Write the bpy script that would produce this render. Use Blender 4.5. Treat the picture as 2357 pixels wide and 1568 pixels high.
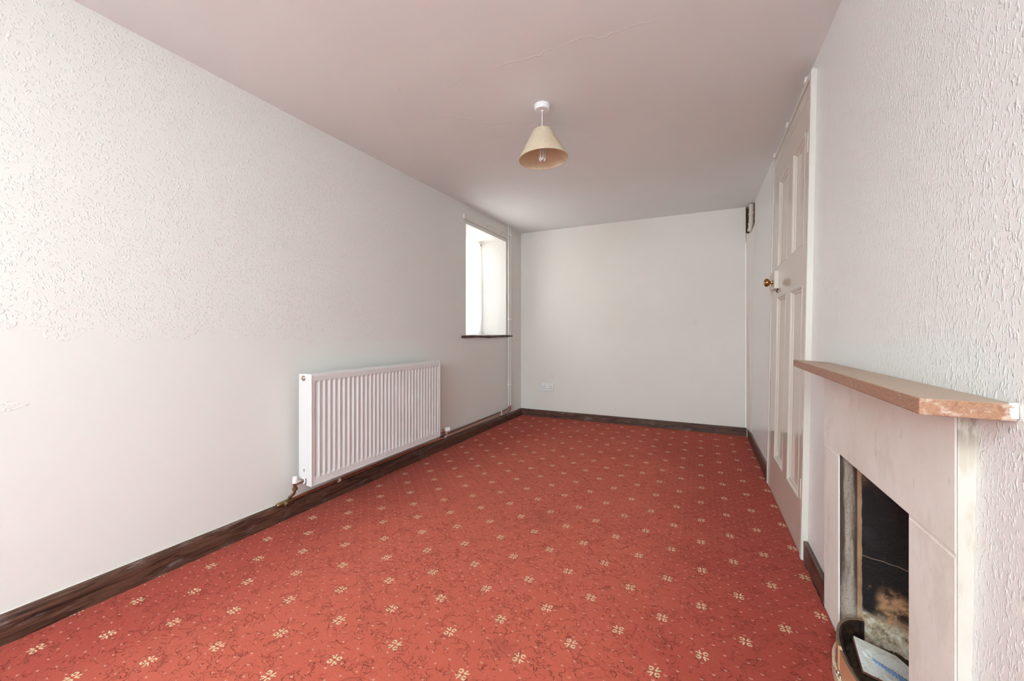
import bpy, bmesh, math, random
from mathutils import Vector, Matrix
random.seed(7)
for o in list(bpy.data.objects): bpy.data.objects.remove(o)
scene = bpy.context.scene
COL = scene.collection

# ---------------------------------------------------------------- camera
cam_data = bpy.data.cameras.new('camera'); cam = bpy.data.objects.new('camera', cam_data); COL.objects.link(cam)
cam_data.sensor_width = 36.0; cam_data.sensor_fit = 'HORIZONTAL'
cam_data.lens = 916.0 / 2357.0 * 36.0
cam_data.shift_y = -16.0 / 2357.0
cam_data.clip_start = 0.02
cam.location = (0, 0, 1.0); cam.rotation_euler = (math.radians(90), 0, math.radians(25.33))
scene.camera = cam

# ---------------------------------------------------------------- world, light, exposure
world = bpy.data.worlds.new('overcast_sky'); scene.world = world; world.use_nodes = True
bg = world.node_tree.nodes['Background']; bg.inputs[0].default_value = (0.93, 0.97, 1.0, 1); bg.inputs[1].default_value = 1.2

def area(name, loc, direction, sx, sy, power, color):
    d = bpy.data.lights.new(name, 'AREA'); d.shape = 'RECTANGLE'; d.size = sx; d.size_y = sy
    d.energy = power; d.color = color
    o = bpy.data.objects.new(name, d); COL.objects.link(o); o.location = loc
    o.rotation_euler = Vector(direction).to_track_quat('-Z', 'Y').to_euler()
    return o
area('rear_window_daylight', (-0.45, -2.80, 1.66), (0.0, 1, 0.06), 1.6, 0.95, 112, (0.835, 1.0, 1.055))
area('side_window_daylight', (-2.62, 3.62, 1.6), (1, 0, 0.02), 0.62, 1.1, 32, (1.0, 0.985, 0.95))

# the photographer's flash, bounced off the ceiling behind and left of the camera
fl = bpy.data.lights.new('bounced_flash', 'SPOT'); fl.energy = 540; fl.spot_size = math.radians(95); fl.spot_blend = 0.7
fl.shadow_soft_size = 0.08; fl.color = (0.84, 1.0, 1.06)
flo = bpy.data.objects.new('bounced_flash', fl); COL.objects.link(flo); flo.location = (-0.2, -0.95, 1.25)
flo.rotation_euler = (Vector((-0.3, -1.2, 2.19)) - Vector(flo.location)).to_track_quat('-Z', 'Y').to_euler()

scene.view_settings.view_transform = 'Standard'; scene.view_settings.look = 'None'
scene.view_settings.gamma = 1.0; scene.view_settings.use_curve_mapping = False
scene.view_settings.exposure = 0.34

# ---------------------------------------------------------------- node helper
class NT:
    def __init__(s, name):
        s.m = bpy.data.materials.new(name); s.m.use_nodes = True
        s.t = s.m.node_tree; s.n = s.t.nodes; s.l = s.t.links
        s.b = s.n['Principled BSDF']; s.out = s.n['Material Output']
        s._p = None
    def put(s, inp, v):
        if isinstance(v, (int, float)): inp.default_value = v
        elif isinstance(v, (tuple, list)):
            inp.default_value = tuple(v) if len(v) != 3 or inp.type == 'VECTOR' else (*v, 1)
        else: s.l.new(v, inp)
    def pos(s):
        if s._p is None: s._p = s.n.new('ShaderNodeNewGeometry').outputs['Position']
        return s._p
    def math(s, op, a, b=0.0, c=None, clamp=False):
        n = s.n.new('ShaderNodeMath'); n.operation = op; n.use_clamp = clamp
        s.put(n.inputs[0], a); s.put(n.inputs[1], b)
        if c is not None: s.put(n.inputs[2], c)
        return n.outputs[0]
    def vmath(s, op, a, b):
        n = s.n.new('ShaderNodeVectorMath'); n.operation = op
        s.put(n.inputs[0], a)
        if op == 'SCALE': s.put(n.inputs[3], b)
        else: s.put(n.inputs[1], b)
        return n.outputs[0]
    def sep(s, v):
        n = s.n.new('ShaderNodeSeparateXYZ'); s.put(n.inputs[0], v); return n.outputs
    def comb(s, x, y, z):
        n = s.n.new('ShaderNodeCombineXYZ'); s.put(n.inputs[0], x); s.put(n.inputs[1], y); s.put(n.inputs[2], z); return n.outputs[0]
    def noise(s, v, scale, detail=2.0, rough=0.5, dist=0.0, color=False):
        n = s.n.new('ShaderNodeTexNoise'); s.put(n.inputs['Vector'], v); n.inputs['Scale'].default_value = scale
        n.inputs['Detail'].default_value = detail; n.inputs['Roughness'].default_value = rough; n.inputs['Distortion'].default_value = dist
        return n.outputs['Color' if color else 'Fac']
    def voro(s, v, scale, feature='F1', rand=1.0, out='Distance'):
        n = s.n.new('ShaderNodeTexVoronoi'); n.feature = feature; s.put(n.inputs['Vector'], v)
        n.inputs['Scale'].default_value = scale; n.inputs['Randomness'].default_value = rand
        return n.outputs[out]
    def ss(s, v, a, b, lo=0.0, hi=1.0):
        n = s.n.new('ShaderNodeMapRange'); n.interpolation_type = 'SMOOTHSTEP'
        s.put(n.inputs[0], v); n.inputs[1].default_value = a; n.inputs[2].default_value = b
        n.inputs[3].default_value = lo; n.inputs[4].default_value = hi
        return n.outputs[0]
    def mix(s, f, a, b):
        n = s.n.new('ShaderNodeMix'); n.data_type = 'RGBA'
        s.put(n.inputs[0], f); s.put(n.inputs[6], a); s.put(n.inputs[7], b); return n.outputs[2]
    def ramp(s, f, stops):
        n = s.n.new('ShaderNodeValToRGB'); s.put(n.inputs[0], f); cr = n.color_ramp
        while len(cr.elements) < len(stops): cr.elements.new(0.5)
        for e, (p, c) in zip(cr.elements, stops): e.position = p; e.color = (*c, 1)
        return n.outputs[0]
    def bump(s, h, strength=1.0, dist=0.001):
        n = s.n.new('ShaderNodeBump'); s.put(n.inputs['Height'], h); n.inputs['Strength'].default_value = strength
        n.inputs['Distance'].default_value = dist; s.l.new(n.outputs[0], s.b.inputs['Normal']); return n
    def base(s, c, rough=0.5, metal=0.0, spec=0.5):
        s.put(s.b.inputs['Base Color'], c); s.put(s.b.inputs['Roughness'], rough)
        s.b.inputs['Metallic'].default_value = metal; s.b.inputs['Specular IOR Level'].default_value = spec
        return s.m

def lin(r, g, b):
    f = lambda c: (c/255/12.92) if c/255 <= 0.04045 else ((c/255+0.055)/1.055)**2.4
    return (f(r), f(g), f(b))

# ---------------------------------------------------------------- materials
def chips(t, dirs, scale=120.0, dens=0.47, long=0.42):
    """woodchip relief: isolated elongated flakes lying along the given directions (y, z)"""
    p = t.pos(); x, y, z = t.sep(t.vmath('ADD', p, t.vmath('SCALE', t.vmath('SUBTRACT', t.noise(p, 40, 2, 0.5, 0, True), (0.5, 0.5, 0.5)), 0.006)))
    h = t.math('ADD', x, y)                       # works on walls facing x or y
    tot = None
    for k, ang in enumerate(dirs):
        c, s_ = math.cos(ang), math.sin(ang)
        along = t.math('ADD', t.math('MULTIPLY', h, c), t.math('MULTIPLY', z, s_))
        across = t.math('SUBTRACT', t.math('MULTIPLY', h, s_), t.math('MULTIPLY', z, c))
        q = t.comb(t.math('MULTIPLY', along, long), across, 0.37*k+0.11)
        sc = scale*(1.0, 0.72, 1.25, 0.9)[k % 4]
        v = t.voro(q, sc, 'F1', 1.0)
        m = t.ss(t.noise(t.vmath('ADD', p, (1.7*k, 3.1*k, 0.9)), 75, 1), dens, dens+0.10)
        f = t.math('MULTIPLY', t.ss(v, 0.14, 0.36, 1, 0), m)
        tot = f if tot is None else t.math('MAXIMUM', tot, f)
    return tot

def mat_wall_left():
    t = NT('cream_wall_woodchip_above_smooth'); x, y, z = t.sep(t.pos())
    h = chips(t, (0.3, 1.25, 2.3, 1.9), 112, 0.46)
    edge = t.math('ADD', z, t.math('MULTIPLY', t.math('SUBTRACT', t.noise(t.pos(), 5.5, 4, 0.6), 0.5), 0.22))
    edge = t.math('ADD', edge, t.math('MULTIPLY', y, 0.012))
    m = t.ss(edge, 0.998, 1.006)
    # small left-over patch of woodchip low on the wall
    py = t.math('SUBTRACT', t.math('DIVIDE', t.math('SUBTRACT', y, 0.44), 0.07), 0.0)
    pz = t.math('DIVIDE', t.math('SUBTRACT', z, 0.768), 0.022)
    pr = t.math('ADD', t.math('MULTIPLY', py, py), t.math('MULTIPLY', pz, pz))
    pr = t.math('ADD', pr, t.math('MULTIPLY', t.math('SUBTRACT', t.noise(t.pos(), 25, 3), 0.5), 0.9))
    m = t.math('MAXIMUM', m, t.ss(pr, 0.8, 1.0, 1, 0))
    h = t.math('MULTIPLY', h, m)
    lap = t.math('MULTIPLY', m, 0.55)
    scr = t.noise(t.vmath('MULTIPLY', t.pos(), (1, 1, 6)), 3, 3, 0.5)
    tot = t.math('ADD', t.math('ADD', h, lap), t.math('MULTIPLY', scr, 1.2))
    t.bump(tot, 0.8, 0.0011)
    c = t.mix(t.noise(t.pos(), 1.6, 3), lin(232, 227, 221), lin(235, 231, 226))
    return t.base(c, 0.55, 0, 0.35)
def mat_wall_right():
    t = NT('silk_white_woodchip_wall'); x, y, z = t.sep(t.pos())
    h = chips(t, (1.45, 1.75, 1.6), 135, 0.42, 0.36)
    h2 = chips(t, (0.8, 2.3), 120, 0.48)
    near = t.ss(y, 2.2, 3.1, 1.0, 0.12)
    tot = t.math('MULTIPLY', t.math('ADD', h, t.math('MULTIPLY', h2, 0.6)), near)
    t.bump(tot, 0.9, 0.0011)
    c = t.mix(t.noise(t.pos(), 1.3, 3), lin(245, 244, 243), lin(247, 246, 244))
    return t.base(c, 0.3, 0, 0.5)
def mat_wall_plain(name, c1, c2, bumpy=0.35):
    t = NT(name)
    h = t.math('ADD', t.math('MULTIPLY', chips(t, (0.4, 1.8), 100), bumpy), t.noise(t.pos(), 4, 4, 0.55))
    t.bump(h, 0.6, 0.001)
    c = t.mix(t.noise(t.pos(), 1.1, 3), c1, c2)
    return t.base(c, 0.6, 0, 0.3)
def mat_wall_back():
    t = NT('cream_papered_back_wall'); x, y, z = t.sep(t.pos())
    h = chips(t, (1.3, 2.2), 110, 0.45)
    # papered areas fade out towards a filled smooth patch at the lower left
    e = t.math('ADD', t.math('ADD', t.math('MULTIPLY', x, 0.35), z), t.math('MULTIPLY', t.math('SUBTRACT', t.noise(t.pos(), 3, 3), 0.5), 0.5))
    m = t.math('MULTIPLY', t.ss(e, 0.15, 0.5, 0.12, 0.5), 1.0)
    seam = t.math('MULTIPLY', t.ss(t.math('ABSOLUTE', t.math('SUBTRACT', z, t.math('ADD', 0.93, t.math('MULTIPLY', t.noise(t.pos(), 6, 3), 0.02)))), 0.0, 0.004, 1, 0), 0.4)
    tot = t.math('ADD', t.math('ADD', t.math('MULTIPLY', h, m), seam), t.math('MULTIPLY', t.noise(t.pos(), 3, 3, 0.5), 2.5))
    t.bump(tot, 0.6, 0.001)
    c = t.mix(t.ss(t.noise(t.pos(), 1.4, 3), 0.35, 0.7), lin(236, 229, 221), lin(239, 233, 226))
    st = t.math('MULTIPLY', t.ss(t.noise(t.vmath('MULTIPLY', t.pos(), (1, 1, 0.35)), 9, 4), 0.66, 0.8), 0.25)
    c = t.mix(st, c, lin(214, 200, 182))
    return t.base(c, 0.6, 0, 0.3)
def mat_ceiling():
    t = NT('matt_painted_plaster_ceiling'); p = t.pos()
    low = t.noise(p, 1.5, 3, 0.5)
    # two families of hairline cracks and lining-paper seams
    w = t.vmath('SCALE', t.vmath('SUBTRACT', t.noise(p, 2.3, 4, 0.6, 0, True), (0.5, 0.5, 0.5)), 0.35)
    cr = t.voro(t.vmath('MULTIPLY', t.vmath('ADD', p, w), (0.55, 0.9, 0.2)), 1.3, 'DISTANCE_TO_EDGE', 1.0)
    crk = t.math('MULTIPLY', t.ss(cr, 0.0, 0.0045, 1, 0), t.ss(t.noise(p, 2.2, 2), 0.46, 0.56))
    dots = t.math('MULTIPLY', t.ss(t.voro(p, 14), 0.0, 0.06, 1, 0), t.ss(t.noise(p, 9, 1), 0.5, 0.6))
    tot = t.math('ADD', t.math('ADD', t.math('MULTIPLY', low, 9.0), t.math('MULTIPLY', crk, 1.6)), t.math('ADD', dots, t.math('MULTIPLY', t.noise(p, 30, 3), 0.15)))
    t.bump(tot, 0.6, 0.001)
    c = t.mix(t.ss(t.noise(p, 1.2, 3), 0.4, 0.7), lin(241, 243, 242), lin(244, 246, 245))
    return t.base(c, 0.8, 0, 0.15)
def mat_carpet():
    t = NT('red_patterned_wool_carpet'); P = t.pos()
    wob = t.vmath('SCALE', t.vmath('SUBTRACT', t.noise(P, 300, 1, 0.5, 0, True), (0.5, 0.5, 0.5)), 0.0040)
    wob2 = t.vmath('SCALE', t.vmath('SUBTRACT', t.noise(P, 3, 1, 0.5, 0, True), (0.5, 0.5, 0.5)), 0.012)
    X, Y, Z = t.sep(t.vmath('ADD', t.vmath('ADD', P, wob), wob2))
    def cell(ax, ay, px, py):
        u = t.math('SUBTRACT', t.math('FLOORED_MODULO', t.math('ADD', t.math('SUBTRACT', X, ax), px*0.5), px), px*0.5)
        v = t.math('SUBTRACT', t.math('FLOORED_MODULO', t.math('ADD', t.math('SUBTRACT', Y, ay), py*0.5), py), py*0.5)
        return u, v
    def motif(ax, ay, flip):
        u, v = cell(ax, ay, 0.2515, 0.2455)
        au, av = t.math('ABSOLUTE', u), t.math('ABSOLUTE', v)
        def disc(cx, cy, r0, r1):
            d = t.math('SQRT', t.math('ADD', t.math('POWER', t.math('SUBTRACT', au, cx), 2.0), t.math('POWER', t.math('SUBTRACT', av, cy), 2.0)))
            return t.math('SUBTRACT', t.math('LESS_THAN', d, r1), t.math('LESS_THAN', d, r0))
        ring = disc(0.0095, 0.0095, 0.0032, 0.0083)
        same = t.math('GREATER_THAN', t.math('MULTIPLY', t.math('MULTIPLY', u, v), flip), 0.0)
        # curl opening faces the axis in two quadrants, forked leaves in the two others
        openg = t.math('MULTIPLY', t.math('LESS_THAN', t.math('ABSOLUTE', t.math('SUBTRACT', av, 0.0080)), 0.0016), t.math('GREATER_THAN', au, 0.0100))
        curl = t.math('MULTIPLY', ring, t.math('SUBTRACT', 1.0, openg))
        dg = t.math('ABSOLUTE', t.math('SUBTRACT', au, av)); sm = t.math('ADD', au, av)
        fork = t.math('MULTIPLY', t.math('LESS_THAN', t.math('ABSOLUTE', t.math('SUBTRACT', dg, t.math('MULTIPLY', t.math('SUBTRACT', sm, 0.006), 0.40))), 0.0036), t.math('MULTIPLY', t.math('GREATER_THAN', sm, 0.0065), t.math('LESS_THAN', sm, 0.0285)))
        m = t.math('ADD', t.math('MULTIPLY', curl, same), t.math('MULTIPLY', fork, t.math('SUBTRACT', 1.0, same)))
        gap = t.math('MULTIPLY', t.math('GREATER_THAN', au, 0.0010), t.math('GREATER_THAN', av, 0.0010))
        return t.math('MULTIPLY', m, gap)
    m = t.math('MAXIMUM', motif(-0.750, 1.106, 1.0), motif(-0.624, 1.229, -1.0), clamp=True)
    def dots(ax, ay):
        u, v = cell(ax, ay, 0.2515/4, 0.2455/4)
        d = t.math('SQRT', t.math('ADD', t.math('MULTIPLY', u, u), t.math('MULTIPLY', v, v)))
        r = t.math('SUBTRACT', t.math('LESS_THAN', d, 0.0044), t.math('LESS_THAN', d, 0.0016))
        return t.math('MULTIPLY', r, t.math('LESS_THAN', v, 0.0016))
    dt = t.math('MAXIMUM', dots(-0.75+0.0314, 1.106), dots(-0.75, 1.106+0.0307))
    dt = t.math('MULTIPLY', dt, t.ss(t.noise(P, 60, 1), 0.38, 0.5))
    x, y, z = t.sep(P)
    # pile lies over in short wandering furrows
    wd = t.vmath('ADD', t.vmath('MULTIPLY', P, (1.0, 1.15, 1)), t.vmath('SCALE', t.noise(P, 9, 3, 0.6, 0, True), 0.05))
    def furrow(off, sc, wdt, th):
        n1 = t.noise(t.vmath('ADD', wd, off), sc, 2.5, 0.6)
        return t.math('MULTIPLY', t.ss(t.math('ABSOLUTE', t.math('SUBTRACT', n1, 0.5)), 0.0, wdt, 1, 0), t.ss(t.noise(t.vmath('ADD', P, off), 17, 2), th, th+0.08))
    f = t.math('MAXIMUM', furrow((1.3, 4.1, 0), 14, 0.017, 0.43), furrow((8.3, 2.1, 0), 23, 0.018, 0.44))
    f = t.math('MULTIPLY', f, t.ss(t.noise(P, 180, 2), 0.3, 0.6))
    grain = t.noise(P, 520, 2, 0.7)
    # trodden, faded middle and deeper unworn edges
    wear = t.math('ADD', t.math('MULTIPLY', t.math('SUBTRACT', t.noise(P, 2.2, 4, 0.6), 0.5), 1.0),
                  t.math('ADD', t.ss(t.math('ABSOLUTE', t.math('ADD', x, 0.85)), 0.25, 1.25, 1.0, 0.0), t.ss(y, 2.4, 4.4, 0.0, -0.7)))
    base = t.mix(t.ss(wear, 0.0, 1.0), lin(160, 38, 29), lin(196, 84, 64))
    base = t.mix(t.math('MULTIPLY', t.ss(grain, 0.3, 0.75), 0.35), base, lin(208, 106, 88))
    base = t.mix(t.math('MULTIPLY', f, 0.85), base, lin(124, 18, 16))
    base = t.mix(t.math('MULTIPLY', dt, 0.75), base, lin(232, 176, 160))
    base = t.mix(t.math('MULTIPLY', m, 0.95), base, t.mix(t.ss(grain, 0.35, 0.65), lin(214, 176, 132), lin(240, 216, 178)))
    # a few dirty smudges
    def smudge(cx, cy, r):
        d = t.math('SQRT', t.math('ADD', t.math('POWER', t.math('SUBTRACT', x, cx), 2.0), t.math('POWER', t.math('SUBTRACT', y, cy), 2.0)))
        d = t.math('ADD', d, t.math('MULTIPLY', t.math('SUBTRACT', t.noise(P, 14, 4, 0.65), 0.5), r*1.8))
        return t.ss(d, r*0.0, r, 0.30, 0)
    s = t.math('MAXIMUM', smudge(-0.777, 2.0, 0.13), smudge(-0.57, 1.12, 0.07))
    s = t.math('MAXIMUM', s, smudge(-0.93, 1.83, 0.04))
    s = t.math('MAXIMUM', s, t.math('MULTIPLY', t.ss(t.noise(t.vmath('ADD', P, (5, 5, 0)), 7, 4, 0.65), 0.68, 0.8), 0.35))
    base = t.mix(s, base, lin(120, 52, 40))
    hgt = t.math('ADD', t.math('MULTIPLY', grain, 0.8), t.math('MULTIPLY', f, -1.3))
    hgt = t.math('ADD', hgt, t.math('MULTIPLY', t.noise(P, 90, 3, 0.6), 1.0))
    t.bump(hgt, 0.9, 0.003)
    t.b.inputs['Sheen Weight'].default_value = 0.25; t.b.inputs['Sheen Roughness'].default_value = 0.6
    t.put(t.b.inputs['Sheen Tint'], lin(255, 190, 170))
    return t.base(base, 0.95, 0, 0.1)
def mat_skirting(axis):
    t = NT('dark_stained_skirting_wood_' + axis); P = t.pos()
    st = {'y': (9, 0.8, 9), 'x': (0.8, 9, 9)}[axis]
    q = t.vmath('MULTIPLY', P, st)
    g = t.noise(q, 5.0, 5, 0.6, 1.2)
    g2 = t.noise(t.vmath('MULTIPLY', P, {'y': (40, 2, 40), 'x': (2, 40, 40)}[axis]), 6, 3, 0.6)
    c = t.ramp(g, [(0.28, lin(36, 22, 18)), (0.44, lin(70, 46, 37)), (0.54, lin(104, 72, 58)), (0.66, lin(52, 33, 26))])
    c = t.mix(t.math('MULTIPLY', t.ss(g2, 0.55, 0.75), 0.5), c, lin(118, 78, 56))
    knot = t.voro(t.vmath('MULTIPLY', P, {'y': (1, 0.6, 1), 'x': (0.6, 1, 1)}[axis]), 5.5)
    c = t.mix(t.math('MULTIPLY', t.ss(knot, 0.03, 0.09, 1, 0), 0.8), c, lin(20, 12, 10))
    scuff = t.math('MULTIPLY', t.ss(t.noise(t.vmath('MULTIPLY', P, {'y': (4, 1, 4), 'x': (1, 4, 4)}[axis]), 6, 5, 0.7), 0.54, 0.74), 0.5)
    c = t.mix(scuff, c, lin(168, 152, 146))
    spots = t.math('MULTIPLY', t.ss(t.voro(P, 38), 0.04, 0.075, 1, 0), t.ss(t.noise(P, 12, 2), 0.55, 0.6))
    c = t.mix(t.math('MULTIPLY', spots, 0.8), c, lin(220, 210, 200))
    t.bump(t.math('ADD', g, t.math('MULTIPLY', g2, 0.6)), 0.5, 0.0015)
    return t.base(c, 0.42, 0, 0.45)
def mat_gloss_paint(name, c, rough=0.18, chipped=0.0, bump=0.3):
    t = NT(name); P = t.pos()
    col = t.mix(t.noise(P, 3, 3), c, tuple(v*0.955 for v in c))
    if chipped:
        ch = t.math('MULTIPLY', t.ss(t.noise(t.vmath('MULTIPLY', P, (1, 1, 0.16)), 26, 4, 0.7), 0.72-chipped, 0.80-chipped), 0.55)
        col = t.mix(ch, col, lin(196, 160, 118))
    t.bump(t.noise(t.vmath('MULTIPLY', P, (6, 6, 0.8)), 9, 3), bump, 0.0006)
    return t.base(col, rough, 0, 0.5)
def mat_simple(name, c, rough=0.5, metal=0.0, spec=0.5, vary=0.06, scale=20, bump=0.0):
    t = NT(name); P = t.pos()
    col = t.mix(t.noise(P, scale, 3), c, tuple(v*(1-vary) for v in c))
    if bump: t.bump(t.noise(P, scale*3, 3), bump, 0.001)
    return t.base(col, rough, metal, spec)
def mat_copper():
    t = NT('tarnished_copper_pipe'); P = t.pos()
    n = t.noise(P, 14, 4, 0.6); x, y, z = t.sep(P)
    c = t.ramp(n, [(0.3, lin(112, 66, 50)), (0.5, lin(184, 112, 84)), (0.7, lin(142, 92, 74))])
    dirt = t.ss(t.noise(P, 45, 3), 0.6, 0.72)
    c = t.mix(t.math('MULTIPLY', dirt, 0.6), c, lin(74, 44, 32))
    c = t.mix(t.ss(y, 2.5, 2.9, 0.0, 0.65), c, lin(196, 158, 142))
    return t.base(c, 0.38, 0.75, 0.5)
def mat_pipe_paint():
    t = NT('painted_riser_pipe'); P = t.pos(); x, y, z = t.sep(P)
    e = t.math('ADD', z, t.math('MULTIPLY', t.noise(P, 40, 3), 0.06))
    m = t.ss(e, 0.20, 0.215)
    c = t.mix(m, lin(138, 82, 60), lin(232, 224, 216))
    return t.base(c, 0.35, 0.0, 0.5)
def mat_brass(name, c, rough=0.3):
    t = NT(name); P = t.pos()
    c2 = t.mix(t.math('MULTIPLY', t.ss(t.noise(P, 60, 4, 0.6), 0.45, 0.7), 0.6), c, tuple(v*0.35 for v in c))
    return t.base(c2, rough, 1.0)
def mat_wood_shelf():
    t = NT('light_oak_mantel_wood'); P = t.pos(); x, y, z = t.sep(P)
    w = t.vmath('ADD', t.vmath('MULTIPLY', P, (26, 3.2, 26)), t.vmath('SCALE', t.noise(P, 5, 2, 0.5, 0, True), 2.2))
    g = t.noise(w, 2.0, 5, 0.62, 1.5)
    rings = t.math('SINE', t.math('MULTIPLY', g, 60.0))
    c = t.ramp(g, [(0.3, lin(146, 102, 78)), (0.5, lin(172, 128, 103)), (0.68, lin(152, 106, 82))])
    c = t.mix(t.math('MULTIPLY', t.ss(rings, 0.2, 1.0), 0.28), c, lin(122, 80, 60))
    # paler, greyer colour on upward-facing surface
    nz = t.sep(t.n.new('ShaderNodeNewGeometry').outputs['Normal'])[2]
    c = t.mix(t.math('MULTIPLY', t.ss(nz, 0.5, 0.9), 0.55), c, lin(188, 168, 146))
    # white filler smears towards the near end and paint on the end
    ends = t.ss(y, 0.90, 1.0, 1, 0)
    sm = t.math('MULTIPLY', t.math('MULTIPLY', t.ss(t.noise(t.vmath('MULTIPLY', P, (14, 7, 22)), 2.2, 5, 0.7), 0.50, 0.66), ends), t.ss(nz, 0.3, 0.6, 0.65, 0.1))
    c = t.mix(sm, c, lin(216, 200, 186))
    t.bump(t.math('ADD', g, t.math('MULTIPLY', t.noise(t.vmath('MULTIPLY', P, (90, 8, 90)), 3, 3), 0.5)), 0.35, 0.001)
    return t.base(c, 0.42, 0, 0.4)
def mat_stone(soot=False):
    t = NT('painted_stone_surround' + ('_sooted_or_dimmed' if soot else '')); P = t.pos(); x, y, z = t.sep(P)
    n = t.noise(P, 3.2, 5, 0.6)
    c = t.mix(t.ss(n, 0.35, 0.7), lin(247, 243, 236), lin(238, 232, 223))
    fl = t.ss(t.noise(t.vmath('MULTIPLY', P, (1, 1, 0.4)), 42, 4, 0.72), 0.63, 0.74)
    c = t.mix(t.math('MULTIPLY', fl, 0.55), c, lin(184, 168, 152))
    c = t.mix(t.math('MULTIPLY', t.ss(t.noise(t.vmath('MULTIPLY', P, (1, 1, 0.5)), 11, 6, 0.7), 0.52, 0.66), 0.25), c, lin(208, 196, 182))
    sp = t.math('MULTIPLY', t.ss(t.voro(P, 60), 0.03, 0.09, 1, 0), t.ss(t.noise(P, 20, 2), 0.55, 0.62))
    c = t.mix(t.math('MULTIPLY', sp, 0.6), c, lin(120, 104, 94))
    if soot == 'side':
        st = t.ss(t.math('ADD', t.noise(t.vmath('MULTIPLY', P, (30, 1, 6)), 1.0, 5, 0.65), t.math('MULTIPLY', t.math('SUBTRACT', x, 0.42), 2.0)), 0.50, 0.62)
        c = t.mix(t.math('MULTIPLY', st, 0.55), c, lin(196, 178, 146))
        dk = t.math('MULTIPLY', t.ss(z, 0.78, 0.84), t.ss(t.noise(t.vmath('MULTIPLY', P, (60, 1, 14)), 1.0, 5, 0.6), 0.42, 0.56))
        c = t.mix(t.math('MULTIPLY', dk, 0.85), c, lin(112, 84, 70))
        c = t.mix(0.6, c, lin(178, 166, 153))  # stained side stone also darkened evenly to offset strong light from the rear
    elif soot:
        e = t.math('ADD', t.ss(t.math('ABSOLUTE', t.math('SUBTRACT', x, 0.434)), 0.004, 0.024, 0.0, 0.34), t.noise(t.vmath('MULTIPLY', P, (26, 26, 3)), 1.6, 6, 0.75))
        e = t.math('MULTIPLY', e, t.ss(z, 0.05, 0.28, 0.72, 1.0))
        c = t.mix(t.math('MULTIPLY', t.ss(e, 0.40, 0.76), 0.92), lin(178, 162, 150), lin(62, 42, 30))
        gr = t.ss(t.noise(P, 300, 2, 0.7), 0.5, 0.7)
        c = t.mix(t.math('MULTIPLY', gr, 0.55), c, lin(84, 66, 54))
    t.bump(t.math('ADD', t.noise(P, 35, 5, 0.65), t.math('MULTIPLY', t.noise(P, 220, 2), 0.4 if soot else 0.15)), 0.45, 0.0012)
    return t.base(c, 0.62, 0, 0.3)
def mat_fireback():
    t = NT('sooty_firebrick'); P = t.pos(); x, y, z = t.sep(P)
    e = t.math('ADD', z, t.math('MULTIPLY', t.math('SUBTRACT', t.noise(P, 9, 4, 0.6), 0.5), 0.16))
    ash = t.ramp(t.noise(P, 38, 8, 0.78), [(0.34, lin(104, 76, 54)), (0.44, lin(186, 160, 130)), (0.53, lin(228, 212, 186)), (0.62, lin(248, 244, 238))])
    ash = t.mix(t.math('MULTIPLY', t.ss(t.voro(P, 70), 0.03, 0.14, 1, 0), 0.7), ash, lin(70, 52, 42))
    ash = t.mix(t.ss(t.math('ADD', z, t.math('MULTIPLY', t.noise(P, 12, 3), 0.05)), 0.03, 0.07, 0.8, 0.0), ash, lin(120, 84, 58))
    blk = t.mix(t.ss(t.noise(P, 60, 5, 0.75), 0.60, 0.74), lin(20, 17, 18), lin(112, 88, 70))
    blk = t.mix(t.ss(t.noise(P, 7, 4), 0.55, 0.7, 0, 0.35), blk, lin(62, 58, 62))
    tan = t.mix(t.ss(t.noise(P, 18, 5, 0.65), 0.4, 0.62), lin(52, 34, 24), lin(214, 164, 122))
    # scorched tan halo between black soot and pale ash on the right half
    rx = t.ss(t.math('ADD', x, t.math('MULTIPLY', t.noise(P, 16, 3), 0.04)), 0.50, 0.53)
    hal = t.math('MULTIPLY', rx, t.math('MULTIPLY', t.ss(e, 0.10, 0.13), t.ss(e, 0.185, 0.225, 1, 0)))
    top = t.math('MULTIPLY', t.ss(e, 0.50, 0.58), t.ss(x, 0.50, 0.54, 1, 0))
    c = t.mix(t.ss(e, 0.105, 0.135), ash, blk)
    c = t.mix(t.math('MULTIPLY', hal, 0.95), c, tan)
    c = t.mix(t.math('MULTIPLY', top, 0.9), c, lin(128, 98, 72))
    # brick joint and scratches
    j = t.ss(t.math('ABSOLUTE', t.math('SUBTRACT', t.math('ADD', z, t.math('MULTIPLY', t.noise(P, 20, 3), 0.012)), 0.305)), 0.0, 0.0022, 1, 0)
    c = t.mix(t.math('MULTIPLY', j, 0.7), c, lin(170, 146, 124))
    edge = t.ss(t.math('ADD', x, t.math('MULTIPLY', t.noise(P, 30, 3), 0.006)), 0.4635, 0.4665, 1, 0)
    c = t.mix(t.math('MULTIPLY', edge, 0.85), c, t.mix(t.noise(P, 20, 3), lin(206, 178, 144), lin(150, 106, 72)))
    t.bump(t.noise(P, 50, 6, 0.75), 0.9, 0.005)
    return t.base(c, 0.6, 0, 0.4)
def mat_fret():
    t = NT('tan_enamelled_fret'); P = t.pos(); x, y, z = t.sep(P)
    nz = t.sep(t.n.new('ShaderNodeNewGeometry').outputs['Normal'])[2]
    c = t.mix(t.noise(P, 12, 3), lin(214, 160, 122), lin(196, 138, 102))
    c = t.mix(t.ss(nz, 0.5, 0.8), c, t.mix(t.noise(P, 120, 3), lin(84, 62, 48), lin(140, 118, 98)))
    return t.base(c, 0.4, 0, 0.5)
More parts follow.
